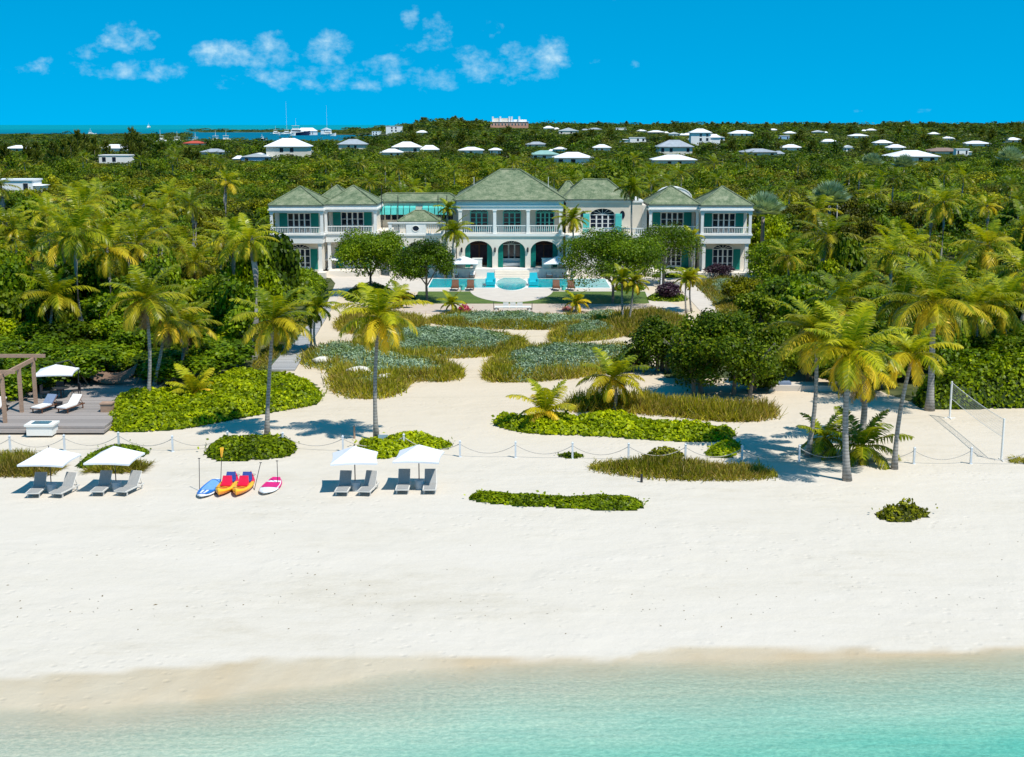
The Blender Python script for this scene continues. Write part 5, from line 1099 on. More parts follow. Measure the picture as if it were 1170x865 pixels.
# everything farther: one mass of scrub
def unit(seed, nl, leaf, rz): return crown(np.random.default_rng(seed), nl, .76, rz * .62, rz * .85, 12, leaf, (.28, .48), .8, low=-.6)
def mass(name, label, pts, nl, leaf, mats):
    U_ = [unit(s, nl, leaf, rz) for s, rz in ((1, .8), (2, 1.), (3, .65), (4, .9), (5, .75), (6, .85))]
    Qs, Ts, Ms = [], [], []
    for (x, y, s, h, m_) in pts:
        Q, tn = U_[int(r.integers(0, 6))]; a = r.uniform(0, 6.28); ca, sa = math.cos(a), math.sin(a)
        M_ = np.array([[ca * s, sa * s, 0], [-sa * s, ca * s, 0], [0, 0, h]]); z = float(TZ(x, y))
        Qs.append((Q.reshape(-1, 3) @ M_).reshape(-1, 4, 3) + np.array([x, y, z])); Ts.append(np.clip(tn + r.uniform(-.2, .2), 0, 1)); Ms.append(np.full(len(Q), m_))
    tag(link(name, quadmesh(name, np.concatenate(Qs).astype(np.float32), np.concatenate(Ts), mats, mi=np.concatenate(Ms))), label, 'scrub', None, 'stuff')
FM = [L_MID, L_DARK, L_YEL, L_OLV]; FM2 = [L_MID, L_DARK, L_OLV, L_CAS]
def pickm(x, y):
    t_ = tone(x, y) + r.uniform(-.3, .3); return 2 if t_ > .72 else 0 if t_ > .5 else 3 if t_ > .3 else 1
def field(y0, y1, sp, hmin, hmax, u0=-.44, u1=.44):
    out = []; Y = y0
    while Y < y1:
        X_ = u0 * Y
        while X_ < u1 * Y:
            x, y = X_ + r.uniform(-.4, .4) * sp, Y + r.uniform(-.4, .4) * sp
            if TZ(x, y) > -.5 and not blocked(x, y):
                lowf = .55 if (x / y < -.12 and y > 900) else 1.0
                big = r.uniform() < .13; hh = (1.55 if big else 1) * r.uniform(hmin, hmax) * lowf * (.75 + .5 * vnoise(np.array([x]), np.array([y]), .03, 13)[0]); zt = float(TZ(x, y)); hh = max(1.1, min(hh, (sightmax(x, y) - zt) * .8))
                out.append((x, y, sp * r.uniform(.55, .9) * (1.2 if big else 1), hh / 1.5, 1 if big else pickm(x, y)))
            X_ += sp
        Y += sp
    return out
pts = [(x, y, sp * r.uniform(.55, .8), r.uniform(3, 5) / 1.5, pickm(x, y)) for x, y, sp in rest] + field(330, 520, 6.5, 3, 6)
mass('scrub', 'mixed green scrub spreading behind the villa towards the houses', pts, 420, .12, FM)
mass('far_scrub', 'green woodland around the far houses', field(520, 1000, 9.0, 2.6, 8.5), 190, .15, FM2)
mass('distant_woods', 'dark green woods running to the horizon', field(1000, 2500, 17, 5, 8.5) + field(2500, 3600, 40, 7, 10), 90, .2, [L_DARK, L_DARK, L_CAS, L_CAS])
print('objects', len(bpy.data.objects))
# ------------------------------------------------------------------ beach furniture and small things
canvas = mat('white_canvas', (.66, .67, .69), .8, .03, 2); sling = mat('grey_sling_fabric', (.30, .295, .28), .85, .12, 14); frame = mat('ivory_frame', (.60, .57, .52), .5, .06, 3); cushion = mat('white_cushion', (.75, .72, .68), .85, .05, 3)
galv = mat('pale_metal_side_table', (.42, .46, .48), .5, .1, 3)
def umbrella(label, loc, half=1.35, h=2.05, rise=.62, rz=0, group=None, pole=None, base=True, cantilever=0):
    t = thing('beach_umbrella', label, 'umbrella', loc, rz, group); q = MB(); K = 6
    vs = [(0, 0, h + rise)]; c4 = [(-half, -half), (half, -half), (half, half), (-half, half)]; n4 = []
    # each edge sags a little between the ribs
    for i in range(4):
        a, b = c4[i], c4[(i + 1) % 4]
        for k in range(K):
            s = k / K; sag = .07 * math.sin(math.pi * s); x, y = a[0] + (b[0] - a[0]) * s, a[1] + (b[1] - a[1]) * s
            n4.append((x * (1 - sag * .8), y * (1 - sag * .8), h + .02 * (s * (1 - s)) * 4))
    M_ = [(x * .5, y * .5, h + rise * .50) for x, y, z in n4]; n = len(n4)
    vs += M_ + n4; fs = [(0, 1 + i, 1 + (i + 1) % n) for i in range(n)] + [(1 + i, 1 + n + i, 1 + n + (i + 1) % n, 1 + (i + 1) % n) for i in range(n)]
    q.add(vs, fs); q.add([(x, y, z) for x, y, z in n4] + [(x, y, z - .09) for x, y, z in n4], [(i, (i + 1) % n, n + (i + 1) % n, n + i) for i in range(n)]); q.build('canopy', canvas, t)
    q = MB()
    if cantilever: q.tube([(half * .9, half * .9, 0), (half * .95, half * .95, h * .9), (half * .6, half * .5, h + rise + .15), (0, 0, h + rise + .05)], .04, 8)
    else: q.cyl(0, 0, 0, h + rise + .08, .028, .024, 8)
    q.build('pole', pole or darkm, t)
    q = MB()
    for cx_, cy_ in c4: q.tube([(0, 0, h + rise - .06), (cx_ * .97, cy_ * .97, h - .03)], .014, 4)
    q.build('ribs', frame, t)
    if base: MB().cyl(0, 0, 0, .07, .28, .26, 14).build('base', galv, t)
    return t
def lounger(label, loc, rz=0, fm=None, sm=None, back=52, cush=None, group=None, L=1.95, w=.68, thick=.0, zs=.33):
    """head end towards +Y"""
    fm = fm or frame; t = thing('sun_lounger', label, 'sun lounger', loc, rz, group); q = MB(); yb = .25; bl = .78; a = R(back)
    for s in (-1, 1): q.box(s * w / 2 - .03, s * w / 2 + .03, -L / 2, L / 2 - .05, zs - .06, zs)
    q.box(-w / 2 + .03, w / 2 - .03, -L / 2, -L / 2 + .06, zs - .061, zs - .001); q.box(-w / 2 + .03, w / 2 - .03, L / 2 - .12, L / 2 - .06, zs - .061, zs - .001)
    for s in (-1, 1): q.tube([(s * (w / 2 - .03), yb, zs), (s * (w / 2 - .03), yb + bl * math.cos(a), zs + bl * math.sin(a))], .022, 5)
    q.tube([(-w / 2 + .03, yb + bl * math.cos(a), zs + bl * math.sin(a)), (w / 2 - .03, yb + bl * math.cos(a), zs + bl * math.sin(a))], .022, 5)
    for s in (-1, 1): q.tube([(s * (w / 2 - .08), yb + .5 * math.cos(a), zs + .5 * math.sin(a)), (s * (w / 2 - .08), L / 2 - .1, zs - .03)], .016, 5)
    q.build('frame', fm, t)
    for sx_ in (-1, 1):
        for sy_ in (-1, 1): MB().box(sx_ * (w / 2 - .03) - .025, sx_ * (w / 2 - .03) + .025, sy_ * (L / 2 - .2) - .03, sy_ * (L / 2 - .2) + .03, 0, zs - .06).build('leg', fm, t)
    cm = cush or sling; th = thick or .02
    q = MB(); q.box(-w / 2 + .035, w / 2 - .035, -L / 2 + .02, yb, zs - .01, zs + th)
    for k in range(5): q.box(-w / 2 + .03, w / 2 - .03, -L / 2 + .15 + k * .22, -L / 2 + .155 + k * .22, zs + th, zs + th + .004)
    q.build('seat', cm, t)
    q = MB(); d = Vector((0, math.cos(a), math.sin(a))); n_ = Vector((0, -math.sin(a), math.cos(a))); o = Vector((0, yb, zs)); X1 = Vector((w / 2 - .035, 0, 0))
    q.hexa([o - X1, o + X1, o + X1 + d * bl, o - X1 + d * bl], [o - X1 + n_ * (th + .01), o + X1 + n_ * (th + .01), o + X1 + d * bl + n_ * (th + .01), o - X1 + d * bl + n_ * (th + .01)]); q.build('backrest', sm or cm, t)
    return t
def drum(label, loc, r_=.24, h=.45, mt=None, grp=None):
    t = thing('side_table', label, 'side table', loc, 0, grp); MB().cyl(0, 0, 0, h - .03, r_ * .92, r_, 16).build('body', mt or galv, t); MB().cyl(0, 0, h - .03, h, r_ + .02, None, 16).build('tabletop', mt or galv, t)
names = ['leftmost beach umbrella', 'second beach umbrella from the left', 'umbrella right of the pink board', 'rightmost of the four beach umbrellas']
for i, (px, pyb, la, lb, ra, rb) in enumerate([(59, 561, 43, 74, .05, -.22), (133, 559, 117, 148, -.03, -.28), (406, 559, 393, 421, -.04, -.16), (479, 557, 461, 491.5, .0, .02)]):
    b = G(px, pyb); umbrella('white square ' + names[i] + ', standing in the sand', b, 1.15, 1.62, .62, R(-4 if i != 2 else 5), base=False)
    for j, (lx, rz_) in enumerate(((la, ra), (lb, rb))):
        v = G(lx, pyb + 3.5); lounger('grey sling lounger on the %s side under the %s' % (('left', 'right')[j], names[i]), (v.x, v.y + .05, 0), rz_, L=1.75, w=.62, zs=.29)
    v = G(px + (0.5 if i != 2 else 1), pyb + 1.5); drum('small round metal table between loungers under the ' + names[i], v)

# paddle boards and kayaks
def hullmesh(t, L, W, H, mats, pick, name, rocker=.12, tail=.6, nose=2.2, n=26, k=12, dish=0):
    q = MB(); vs = []; 
    for i in range(n + 1):
        s = i / n; y = (s - .5) * L; wv = W / 2 * max(.02, (1 - abs(2 * s - 1) ** nose)) ** tail; zr = rocker * (abs(2 * s - 1) ** 2.6)
        for j in range(k):
            a = 2 * math.pi * j / k; x = wv * math.cos(a); z = H * .5 * math.sin(a); z = z + H * .5 + zr
            if dish and math.sin(a) > .3 and abs(math.cos(a)) < .8: z -= dish * math.sin(math.pi * s) ** .7
            vs.append((x, y, z))
    for i in range(n):
        for j in range(k):
            f = (i * k + j, i * k + (j + 1) % k, (i + 1) * k + (j + 1) % k, (i + 1) * k + j)
            c_ = sum((Vector(vs[a]) for a in f), Vector()) / 4; q.f.append(f); q.mi.append(pick(c_, i / n, j, k))
    q.f += [tuple(range(k - 1, -1, -1)), tuple(range(n * k, n * k + k))]; q.mi += [pick(Vector(vs[0]), 0, 0, k)] * 2
    q.v = vs; return q.build(name, mats, t, smooth=True)
bw_, bb, bl_, bg_ = mat('board_white', (.78, .80, .82), .3, .03, 2, .5), mat('board_blue', (.02, .15, .50), .35, .1, 2, .5), mat('board_light_blue', (.16, .34, .62), .5, .1, 5), mat('board_pink', (.62, .01, .16), .4, .1, 3, .5)
kor, kye, kre, kbl = mat('kayak_orange', (.80, .25, .02), .35, .12, 2, .5), mat('kayak_yellow', (.85, .42, .02), .35, .1, 2, .5), mat('kayak_red', (.66, .01, .05), .35, .15, 2, .5), mat('kayak_seat_blue', (.03, .06, .25), .6, .2, 3)
def lay(pa, pb): a, b = G(*pa), G(*pb); v = b - a; return (a + b) / 2, math.atan2(-v.x, v.y), v.length
c_, rz_, L_ = lay((229, 571), (249, 551)); t = thing('paddle_board', 'blue and white paddle board lying leftmost in the row', 'paddle board', c_, rz_)
hullmesh(t, L_ * .96, .98, .14, [bw_, bb], lambda c, s, j, k: 0, 'board', tail=.55)
q = MB(); Wd = lambda y: .44 * max(0, 1 - abs(2 * y / L_) ** 2.2) ** .55
def padm(q, y0_, y1_, sc=.8, z=.145, x0f=-1, x1f=1, m=0, n=10):
    vs = []
    for i in range(n + 1): y = y0_ + (y1_ - y0_) * i / n; zz = z + .12 * abs(2 * y / L_) ** 2.6; vs += [(Wd(y) * sc * x0f, y, zz), (Wd(y) * sc * x1f, y, zz), (Wd(y) * sc * x0f, y, zz + .012), (Wd(y) * sc * x1f, y, zz + .012)]
    fs = []
    for i in range(n): a = i * 4; fs += [(a + 2, a + 3, a + 7, a + 6), (a, a + 2, a + 6, a + 4), (a + 1, a + 5, a + 7, a + 3)]
    fs += [(0, 1, 3, 2), (n * 4, n * 4 + 2, n * 4 + 3, n * 4 + 1)]; q.add(vs, fs, m)
padm(q, -L_ * .42, L_ * .42, .95); q.build('deck_panel', bb, t)
q = MB(); padm(q, -L_ * .12, L_ * .38, .72, .158); q.build('grip_pad', bl_, t)
q = MB(); padm(q, -L_ * .36, -L_ * .14, .7, .158, -.75, -.35); padm(q, -L_ * .36, -L_ * .14, .7, .158, 0, .4); q.build('stripe', bw_, t)
for j, (pa, pb) in enumerate((((250, 569), (269, 549)), ((270, 569), (287, 549)))):
    c_, rz_, L_ = lay(pa, pb); t = thing('kayak', ('orange and red kayak beside the blue paddle board', 'orange and red kayak nearer the pink paddle board')[j], 'kayak', c_, rz_)
    hullmesh(t, L_, .95, .38, [kor, kye, kre], lambda c, s, j_, k: (2 if s > .62 and j_ < 6 else 1 if j_ in (0, 5, 1, 4) else 0 if s < .7 else 2), 'hull', .14, .7, 2.0, dish=.14)
    for yy_ in (-.05, .18):
        q = MB(); y0_ = yy_ * L_; q.box(-.26, .26, y0_ - .22, y0_ + .12, .26, .33); q.build('seat', kbl if yy_ > 0 else kre, t)
        q = MB(); q.hexa([(-.27, y0_ + .10, .3), (.27, y0_ + .10, .3), (.27, y0_ + .18, .3), (-.27, y0_ + .18, .3)], [(-.22, y0_ + .26, .66), (.22, y0_ + .26, .66), (.22, y0_ + .32, .66), (-.22, y0_ + .32, .66)]); q.build('seat_back', kbl if yy_ > 0 else kre, t)
    q = MB()
    for yy_ in (.36, .44, -.34): q.tube([(-.3, yy_ * L_, .38), (0, yy_ * L_ + .05, .40), (.3, yy_ * L_, .38)], .012, 4)
    q.build('bungee_cord', darkm, t)
c_, rz_, L_ = lay((301, 567), (317, 549)); t = thing('paddle_board', 'pink and white paddle board lying rightmost in the row', 'paddle board', c_, rz_)
hullmesh(t, L_ * .96, .98, .14, [bw_, bg_], lambda c, s, j, k: 0 if 1 <= j <= 5 or s < .4 else 1, 'board', tail=.55); q = MB(); padm(q, -L_ * .10, L_ * .20, .9); padm(q, L_ * .30, L_ * .44, .9); q.build('grip_pad', bg_, t)
q = MB(); q.tube([(0, L_ * .44, .15), (.2, L_ * .5, .05), (.05, L_ * .58, .02), (-.2, L_ * .52, .02)], .012, 5); q.build('leash', darkm, t)
for j, (xb, yb_, xt, yt, bladec) in enumerate([(228, 561, 227.5, 523, None), (252, 556, 253.5, 514, kye), (290.5, 560, 298, 528, None), (317.5, 555, 316.5, 526, None)]):
    b = G(xb, yb_); tp = F(xt, yt, b.y + .15); v = tp - b; t = thing('paddle', ['thin paddle stuck upright at the tail of the blue board', 'paddle with an orange blade upright between blue board and kayak', 'leaning paddle right of the second kayak', 'thin paddle stuck upright beside the pink board'][j], 'paddle', b)
    MB().tube([(0, 0, 0), v * .98], .018, 6).build('shaft', darkm, t); q = MB()
    bl2 = .42 if bladec else .0
    if bladec: d = v.normalized(); o = v * .8; q.hexa([o + Vector((-.03, -.015, 0)), o + Vector((.03, -.015, 0)), o + Vector((.03, .015, 0)), o + Vector((-.03, .015, 0))], [o + d * .5 + Vector((-.10, -.012, 0)), o + d * .5 + Vector((.10, -.012, 0)), o + d * .5 + Vector((.10, .012, 0)), o + d * .5 + Vector((-.10, .012, 0))]); q.build('blade', bladec, t)
    else: q.tube([v * .98 + Vector((-.06, 0, 0)), v * .98 + Vector((.06, 0, 0))], .02, 6); q.build('grip', darkm, t)

# rope line
ORD = ['', 'first', 'second', 'third', 'fourth', 'fifth', 'sixth', 'seventh', 'eighth', 'ninth', 'tenth', 'eleventh', 'twelfth', 'thirteenth', 'fourteenth', 'fifteenth', 'sixteenth', 'seventeenth', 'eighteenth', 'nineteenth', 'twentieth', 'last']
posts = [(-51, 516), (12, 516), (74, 515), (136, 512), (197.5, 516), (260.5, 511), (323.5, 512), (392, 516), (461.6, 514), (525.6, 522), (589, 523), (654, 524), (718, 525), (783, 526), (847.5, 528), (913, 527), (978, 528), (1044, 530), (1109, 530), (1174, 531), (1240, 532)]
postm = mat('post_white', (.55, .58, .60), .6, .1, 4); ropem = mat('pale_rope', (.45, .41, .36), .9, .15, 20); PP_ = []
for i, (px, py) in enumerate(posts):
    b = G(px, py); PP_.append(b); 
    if px < 0 or px > 1175: lab = None
    t = thing('rope_post', 'white rope post, %s in the row from the left edge' % ORD[i] if i else 'white rope post just outside the left edge', 'post', b)
    MB().box(-.05, .05, -.05, .05, -.1, .86).build('shaft', postm, t); q = MB(); q.box(-.065, .065, -.065, .065, .86, .89); q.add([(-.055, -.055, .89), (.055, -.055, .89), (.055, .055, .89), (-.055, .055, .89), (0, 0, .97)], [(0, 1, 4), (1, 2, 4), (2, 3, 4), (3, 0, 4)]); q.build('cap', postm, t)
    MB().cyl(0, 0, -.02, .02, .11, .10, 10).build('foot', postm, t)
for i in range(len(PP_) - 1):
    a, b = PP_[i], PP_[i + 1]; q = MB(); pts_ = [((b - a) * s + Vector((0, 0, .74 - .50 * 4 * s * (1 - s)))) for s in [k / 12 for k in range(13)]]
    q.tube(pts_, .022, 5); o = q.build('rope', ropem, None, a); tag(o, 'sagging rope hanging right of the %s rope post from the left' % ORD[i] if i else 'sagging rope running out of the left edge', 'rope')

# volleyball net
t = thing('volleyball_net', 'white volleyball net between two poles on the sand at right', 'volleyball net', G(1085, 478)); A = G(1085, 478); B = G(1144, 526); v = B - A
for w_, h in ((Vector((0, 0, 0)), 2.35), (v, 2.35)):
    MB().cyl(w_.x, w_.y, 0, h, .06, .055, 10).build('pole', white, t)
    q = MB(); [q.box(w_.x - .3 * (k == 0) - .04, w_.x + .3 * (k == 0) + .04, w_.y - .3 * (k == 1) - .04, w_.y + .3 * (k == 1) + .04, 0.002 * k, .05 + .003 * k) for k in range(2)]; q.build('pole_foot', white, t)
netm = mat('net_cord', (.34, .34, .32), .8, .1, 4); q = MB(); nseg = 34
def npt(s, h): return v * s + Vector((0, 0, h - .22 * 4 * s * (1 - s) * .5))
for h, r_ in ((2.28, .022), (1.3, .018)): q.tube([npt(k / 16, h) for k in range(17)], r_ * .8, 5)
q.build('net_tape', white, t); q = MB()
for k in range(7): q.tube([npt(j / 12, 1.3 + .98 * (k + .5) / 7) for j in range(13)], .0035, 3, cap=False)
for k in range(60): s = (k + .5) / 60; q.tube([npt(s, 1.3), npt(s, 2.28)], .0035, 3, cap=False)
q.build('net', netm, t)

# wooden deck with pergola
dk = pxpoly([(-160, 497), (119, 497), (124, 470), (118, 428), (-160, 428)]); ax, ay = G(119, 497).x, G(119, 497).y; bx_, by_ = G(-200, 440).x, G(0, 434).y
q = MB(); q.box(bx_, ax - .1, ay + .45, by_, .28, .42); q.box(bx_, ax, ay, by_ - .02, .12, .26); q.box(bx_, ax - .16, ay + .6, by_ - .1, -.1, .12)
tag(q.build('wooden_deck', woodgrey), 'weathered plank deck with a step at the left edge', 'deck', kind='structure'); DZ = .42
def GD(a, b): return G(a, b, DZ)
t = thing('pergola', 'open timber pergola on the deck at the left edge', 'pergola', GD(6, 483))
o0 = GD(6, 483); o1 = GD(25, 471); o2 = GD(41, 461); H_ = 2.75
def beam(q, a, b, w_=.09, h=.2): d = (b - a).normalized(); s = Vector((-d.y, d.x, 0)).normalized() * w_ / 2; u = Vector((0, 0, h)); q.hexa([a - s, b - s, b + s, a + s], [a - s + u, b - s + u, b + s + u, a + s + u])
zr = lambda p_, z: Vector((p_.x - o0.x, p_.y - o0.y, z))
for p_ in (o0, o2): q = MB(); w_ = zr(p_, 0); q.box(w_.x - .1, w_.x + .1, w_.y - .1, w_.y + .1, 0, H_); q.build('post', timber, t)
q = MB(); w_ = zr(o1, 0); q.box(w_.x - .1, w_.x + .1, w_.y - .1, w_.y + .1, 0, H_); q.build('post', timber, t)
for p_ in (o0, o2): q = MB(); w_ = zr(p_, 0); q.box(w_.x - 4.6, w_.x - 4.4, w_.y - .1, w_.y + .1, 0, H_); q.build('post', timber, t)
q = MB(); beam(q, zr(o0, H_) - Vector((0, .5, 0)), zr(o2, H_) + Vector((0, .5, 0)), .14, .24); q.build('beam', timber, t)
q = MB(); beam(q, zr(o0, H_) + Vector((-4.5, -.5, 0)), zr(o2, H_) + Vector((-4.5, .5, 0)), .14, .24); q.build('beam', timber, t)
for p_ in (o0, o2): q = MB(); beam(q, zr(p_, H_ + .24) + Vector((.8, 0, 0)), zr(p_, H_ + .24) + Vector((-5.2, 0, 0)), .12, .22); q.build('crossbeam', timber, t)
v = GD(66, 452); umbrella('square white umbrella on the wooden deck', v, 1.25, 1.6, .5, R(8), cantilever=1)
tk = dict(fm=teak, cush=cushion, thick=.08, back=40, L=2.0, w=.72)
blue = mat('blue_grey_towel', (.16, .21, .30), .9, .1, 6)
v = GD(52, 469); lounger('brown lounger with blue-grey back cushion, left under the deck umbrella', v, -.28, sm=blue, **tk)
v = GD(81, 469); lounger('brown lounger with white cushion, right under the deck umbrella', v, -.28, **tk)
v = GD(-6, 472); lounger('white cushioned lounger beneath the pergola at the left edge', v, -.28, **tk)
v = GD(67, 466); drum('low dark table between the two deck loungers', v, .26, .38, darkm)
t = thing('fire_pit', 'low white square fire pit box with a dark glass top on the deck edge', 'fire pit', GD(45, 492) - Vector((0, 0, .3)))
MB().box(-.75, .75, -.05, 1.0, 0, .55).build('body', white, t); MB().box(-.85, .85, -.12, 1.07, .55, .66).build('rim', white, t); MB().box(-.5, .5, .15, .8, .661, .70).build('basin', mat('blue_glass_beads', (.06, .14, .18), .2, .3, 20), t)
t = thing('planter', 'square timber planter box between deck and hedge', 'planter', GD(123, 470) - Vector((0, 0, .35))); MB().box(-.35, .35, -.3, .3, 0, .85).build('box', timber, t); MB().box(-.40, .40, -.35, .35, .85, .92).build('rim', timber, t)
t = thing('dining_set', 'dark round table with chairs in the shade of the deck umbrella', 'table', GD(70, 455)); MB().cyl(0, 0, .68, .73, .55, None, 18).build('tabletop', darkm, t); MB().cyl(0, 0, 0, .68, .06, None, 8).build('pedestal', darkm, t)
for i in range(3):
    a = .6 + i * 1.3; cx_, cy_ = 1.0 * math.cos(a), .9 * math.sin(a) ; c = thing('chair', ['dark wicker chair left of the deck table', 'dark wicker chair behind the deck table', 'dark wicker chair right of the deck table'][[2, 1, 0][i]], 'chair', GD(70, 455) + Vector((cx_, cy_, 0)), a - math.pi / 2)
    q = MB(); q.box(-.25, .25, -.25, .25, .38, .46); q.build('seat', darkm, c); q = MB(); q.box(-.25, .25, .2, .26, .46, .9); q.build('backrest', darkm, c)
    for sx_ in (-1, 1):
        for sy_ in (-1, 1): MB().box(sx_ * .21 - .02, sx_ * .21 + .02, sy_ * .21 - .02, sy_ * .21 + .02, 0, .38).build('leg', darkm, c)
t = thing('hammock', 'brown canvas hammock seat slung on a wooden frame behind the hedge', 'hammock', G(128, 446)); q = MB(); n_ = 10
sag = lambda s: .55 + 1.2 * (2 * s - 1) ** 2 * .55; prof = [(-1.7 + 3.4 * i / n_, sag(i / n_)) for i in range(n_ + 1)]
vs = []; [vs.extend([(x, -.45, z), (x, .55, z + .55), (x, -.45, z + .03), (x, .55, z + .58)]) for x, z in prof]
q.add(vs, [f for i in range(n_) for f in ((i * 4 + 2, i * 4 + 6, i * 4 + 7, i * 4 + 3), (i * 4, i * 4 + 1, i * 4 + 5, i * 4 + 4), (i * 4, i * 4 + 4, i * 4 + 6, i * 4 + 2), (i * 4 + 1, i * 4 + 3, i * 4 + 7, i * 4 + 5))]).build('bed', mat('brown_canvas', (.16, .10, .07), .8, .15, 4), t)
q = MB(); q.tube([(-2.3, 0, 1.5), (-1.6, .05, .35), (0, .05, .14), (1.6, .05, .35), (2.3, 0, 1.5)], .06, 6); q.box(-1.2, -1.1, -.8, .8, 0, .08); q.box(1.1, 1.2, -.8, .8, 0, .08); q.build('stand', timber, t)
# sign and stake near the middle palm
b = G(438, 511); t = thing('small_sign', 'small pale blue sign panel beside the middle palm', 'sign', b); MB().box(-.03, .03, -.02, .02, 0, .6).build('post', postm, t); MB().box(-.28, .28, -.05, -.021, .38, .74).build('panel', mat('sign_pale_blue', (.30, .42, .50), .5, .1, 3), t)
b = G(405, 501); tag(MB().cyl(0, 0, 0, .75, .06, .05, 8).build('wooden_stake', timber, None, b), 'short dark wooden stake left of the middle palm', 'stake'); 
b = G(733, 551); tag(MB().cyl(0, 0, 0, .42, .07, .06, 8).build('wooden_stake', darkm, None, b), 'short dark stake on the open sand below the grass strip', 'stake')
# long low stone bench / low wall at the right thicket
t = thing('stone_bench', 'long pale low wall with cushions beside the right thicket', 'bench', G(905, 447)); q = MB(); q.box(-1.6, 2.8, 0, 1.4, 0, .38); q.build('platform', limestone, t); q = MB(); q.box(-1.1, .0, .3, 1.0, .38, .55); q.build('cushion', blue, t)

# pool furniture
def P3(a, b): return G(a, b, .09)
for i, (px, py, hf) in enumerate([(540, 307, 1.55), (530, 316.5, 1.75), (642, 309, 1.55), (637, 316.5, 1.7), (374, 312, 1.5)]):
    v = P3(px, py); umbrella(['white umbrella close to the left of the villa steps', 'larger white umbrella by the pool, left side', 'white umbrella close to the right of the villa steps', 'white umbrella by the pool, right side, half behind the tree', 'white umbrella in front of the left wing'][i], v, hf, 1.75, .75, 0, pole=white)
    if i < 4:
        for j in (-1, 1):
            lounger('brown pool lounger with white cushion %s of the %s' % (('left', '', 'right')[j + 1], ['left step umbrella', 'left pool umbrella', 'right step umbrella', 'right pool umbrella'][i]), (v.x + j * 1.0, v.y - .1, .09 if i in (1, 3, 4) else .09), 0, back=35, **{k_: tk[k_] for k_ in ('fm', 'cush', 'thick')})
for i, (px, py) in enumerate([(520, 330.8), (537.5, 330.8), (635.5, 330.8), (652.5, 330.8)]):
    v = P3(px, py); lounger(['brown wooden lounger by the pool edge, first from the left', 'brown wooden lounger by the pool edge, second from the left', 'brown wooden lounger by the pool edge, third from the left', 'brown wooden lounger by the pool edge, fourth from the left'][i], v, math.pi * 0, fm=teak, cush=teak, back=60, w=.8, thick=.08)
for i, px in enumerate((528.7, 644)): drum(['small blue table between the left pair of brown loungers', 'small blue table between the right pair of brown loungers'][i], P3(px, 331), .25, .5, turq)
tqb = mat('bright_turquoise_fabric', (.01, .42, .50), .7, .08, 3)
for i, px in enumerate((560.5, 609.5)):
    v = P3(px, 326); t = thing('daybed', ['bright turquoise high-backed pool chair, left of the round bay', 'bright turquoise high-backed pool chair, right of the round bay'][i], 'pool chair', v)
    MB().box(-.5, .5, -.5, .8, .05, .45).build('seat', tqb, t); q = MB(); q.hexa([(-.5, .6, .45), (.5, .6, .45), (.5, .8, .45), (-.5, .8, .45)], [(-.42, .85, 1.35), (.42, .85, 1.35), (.42, 1.0, 1.35), (-.42, 1.0, 1.35)]); q.build('backrest', tqb, t)
    for s in (-1, 1): MB().box(s * .5 - .08, s * .5 + .08, -.4, .6, .2, .75).build('armrest', tqb, t)
for i, px in enumerate((545.5, 624.5)):
    v = F(px, 300, VY - .5); v.z = ZF; t = thing('terrace_cabinet', ['white bar cabinet in front of the left arch', 'white bar cabinet in front of the right arch'][i], 'cabinet', (v.x, v.y, v.z)); MB().box(-.55, .55, -.3, .3, 0, 1.15).build('body', white, t); MB().box(-.62, .62, -.36, .36, 1.15, 1.22).build('top', white, t)
t = thing('sofa', 'grey sofa in the shade inside the central arch', 'sofa', (vx(584.5), VY + 1.6, ZF)); MB().box(-1.1, 1.1, -.4, .4, .12, .45).build('seat', cushion, t); MB().box(-1.1, 1.1, .3, .5, .45, .95).build('backrest', cushion, t); MB().box(-1.25, -1.1, -.4, .5, .1, .65).build('armrest', cushion, t); MB().box(1.1, 1.25, -.4, .5, .1, .65).build('armrest', cushion, t)
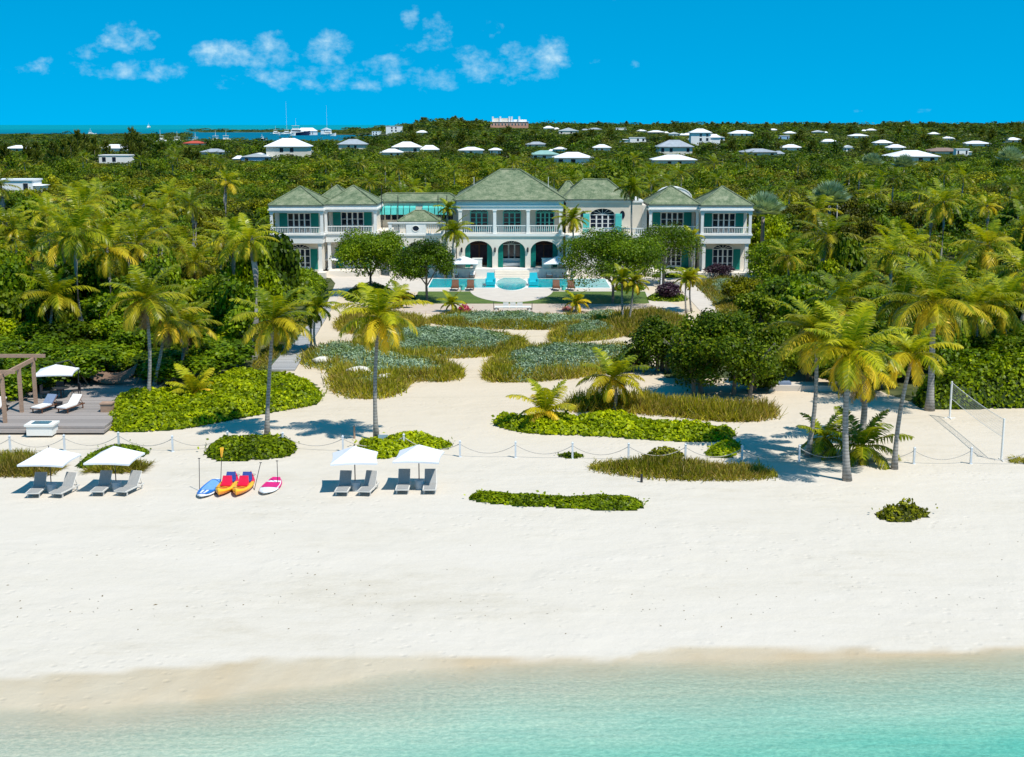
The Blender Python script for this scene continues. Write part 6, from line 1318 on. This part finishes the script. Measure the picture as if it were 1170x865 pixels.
# garden dining set on the stone path
t = thing('garden_bench', 'white slatted garden table in the middle of the stone path', 'table', G(586, 359)); q = MB(); [q.box(-1.75, 1.75, -.45 + k * .16, -.32 + k * .16, .70, .75) for k in range(6)]; q.build('tabletop', white, t)
for sx_ in (-1, 1):
    for sy_ in (-1, 1): MB().box(sx_ * 1.6 - .05, sx_ * 1.6 + .05, sy_ * .35 - .05, sy_ * .35 + .05, 0, .70).build('leg', white, t)
for i, (px, rz_) in enumerate(((567, math.pi / 2), (605, -math.pi / 2), (578, math.pi), (586, math.pi), (594, math.pi))):
    py_ = 358 if i < 2 else 356.5; c = thing('garden_chair', ['dark chair at the left end of the white garden table', 'dark chair at the right end of the white garden table', 'white chair behind the garden table, left', 'white chair behind the garden table, middle', 'white chair behind the garden table, right'][i], 'chair', G(px, py_), rz_)
    mm = darkm if i < 2 else white; MB().box(-.26, .26, -.26, .26, .4, .46).build('seat', mm, c); q = MB(); q.box(-.26, .26, .22, .27, .46, .98) if i > 1 else q.box(-.26, .26, .22, .27, .46, 1.1); q.build('backrest', mm, c)
    for sx_ in (-1, 1):
        for sy_ in (-1, 1): MB().box(sx_ * .22 - .02, sx_ * .22 + .02, sy_ * .22 - .02, sy_ * .22 + .02, 0, .4).build('leg', mm, c)
bed('flowering_shrub', 'pink bougainvillea shrub at the left end of the stone path', 'shrub', [(522, 357), (524, 352), (537, 352), (538, 357)], .7, .2, 80, leafmat('petal_pink', (.20, .01, .05), (.45, .03, .10), (.6, .15, .2)), .3, seed=91)
bed('flowering_shrub', 'pale pink flowering shrub beside the small yellow palm', 'shrub', [(641, 356), (643, 352), (652, 352), (653, 356)], .5, .2, 80, leafmat('petal_pale_pink', (.25, .08, .08), (.5, .2, .2), (.6, .35, .35)), .3, seed=92)
# dark cabana behind the large tree
t = thing('cabana', 'dark timber cabana with white curtains behind the large tree', 'cabana', G(741, 328)); 
for sx_ in (-1.6, 1.6):
    for sy_ in (0, 2.6): MB().box(sx_ - .08, sx_ + .08, sy_ - .08, sy_ + .08, 0, 2.5).build('post', darkm, t)
MB().box(-1.8, 1.8, -.2, 2.8, 2.5, 2.68).build('roof', darkm, t); MB().box(1.35, 1.5, -.05, .05, 0, 2.4).build('curtain', canvas, t); MB().box(-1.5, -1.35, -.05, .05, 0, 2.4).build('curtain', canvas, t)
# boulders, weed and small debris on the beach
r = np.random.default_rng(8); wd_ = mat('dry_seaweed', (.16, .12, .07), .9, .3, 20)
Q = []
for i in range(220):
    px, py = r.uniform(0, 1170), 585 + 150 * r.uniform() ; 
    if r.uniform() < .5: py = 690 + r.normal() * 12 + 8 * math.sin(px / 90)
    v = G(px, py); s_ = r.uniform(.015, .06) * (1.8 if r.uniform() < .05 else 1); a = r.uniform(0, 3.14); d1 = np.array([math.cos(a), math.sin(a), 0]) * s_; d2 = np.array([-math.sin(a), math.cos(a), .5]) * s_ * .4; c_ = np.array([v.x, v.y, .012])
    Q.append(np.stack([c_ - d1, c_ + d2, c_ + d1, c_ - d2]))
me = quadmesh('seaweed_bits', np.array(Q), r.uniform(0, 1, len(Q)), wd_); tag(link('seaweed_bits', me), 'scattered dry seaweed and shell bits on the open sand', 'seaweed', None, 'stuff')
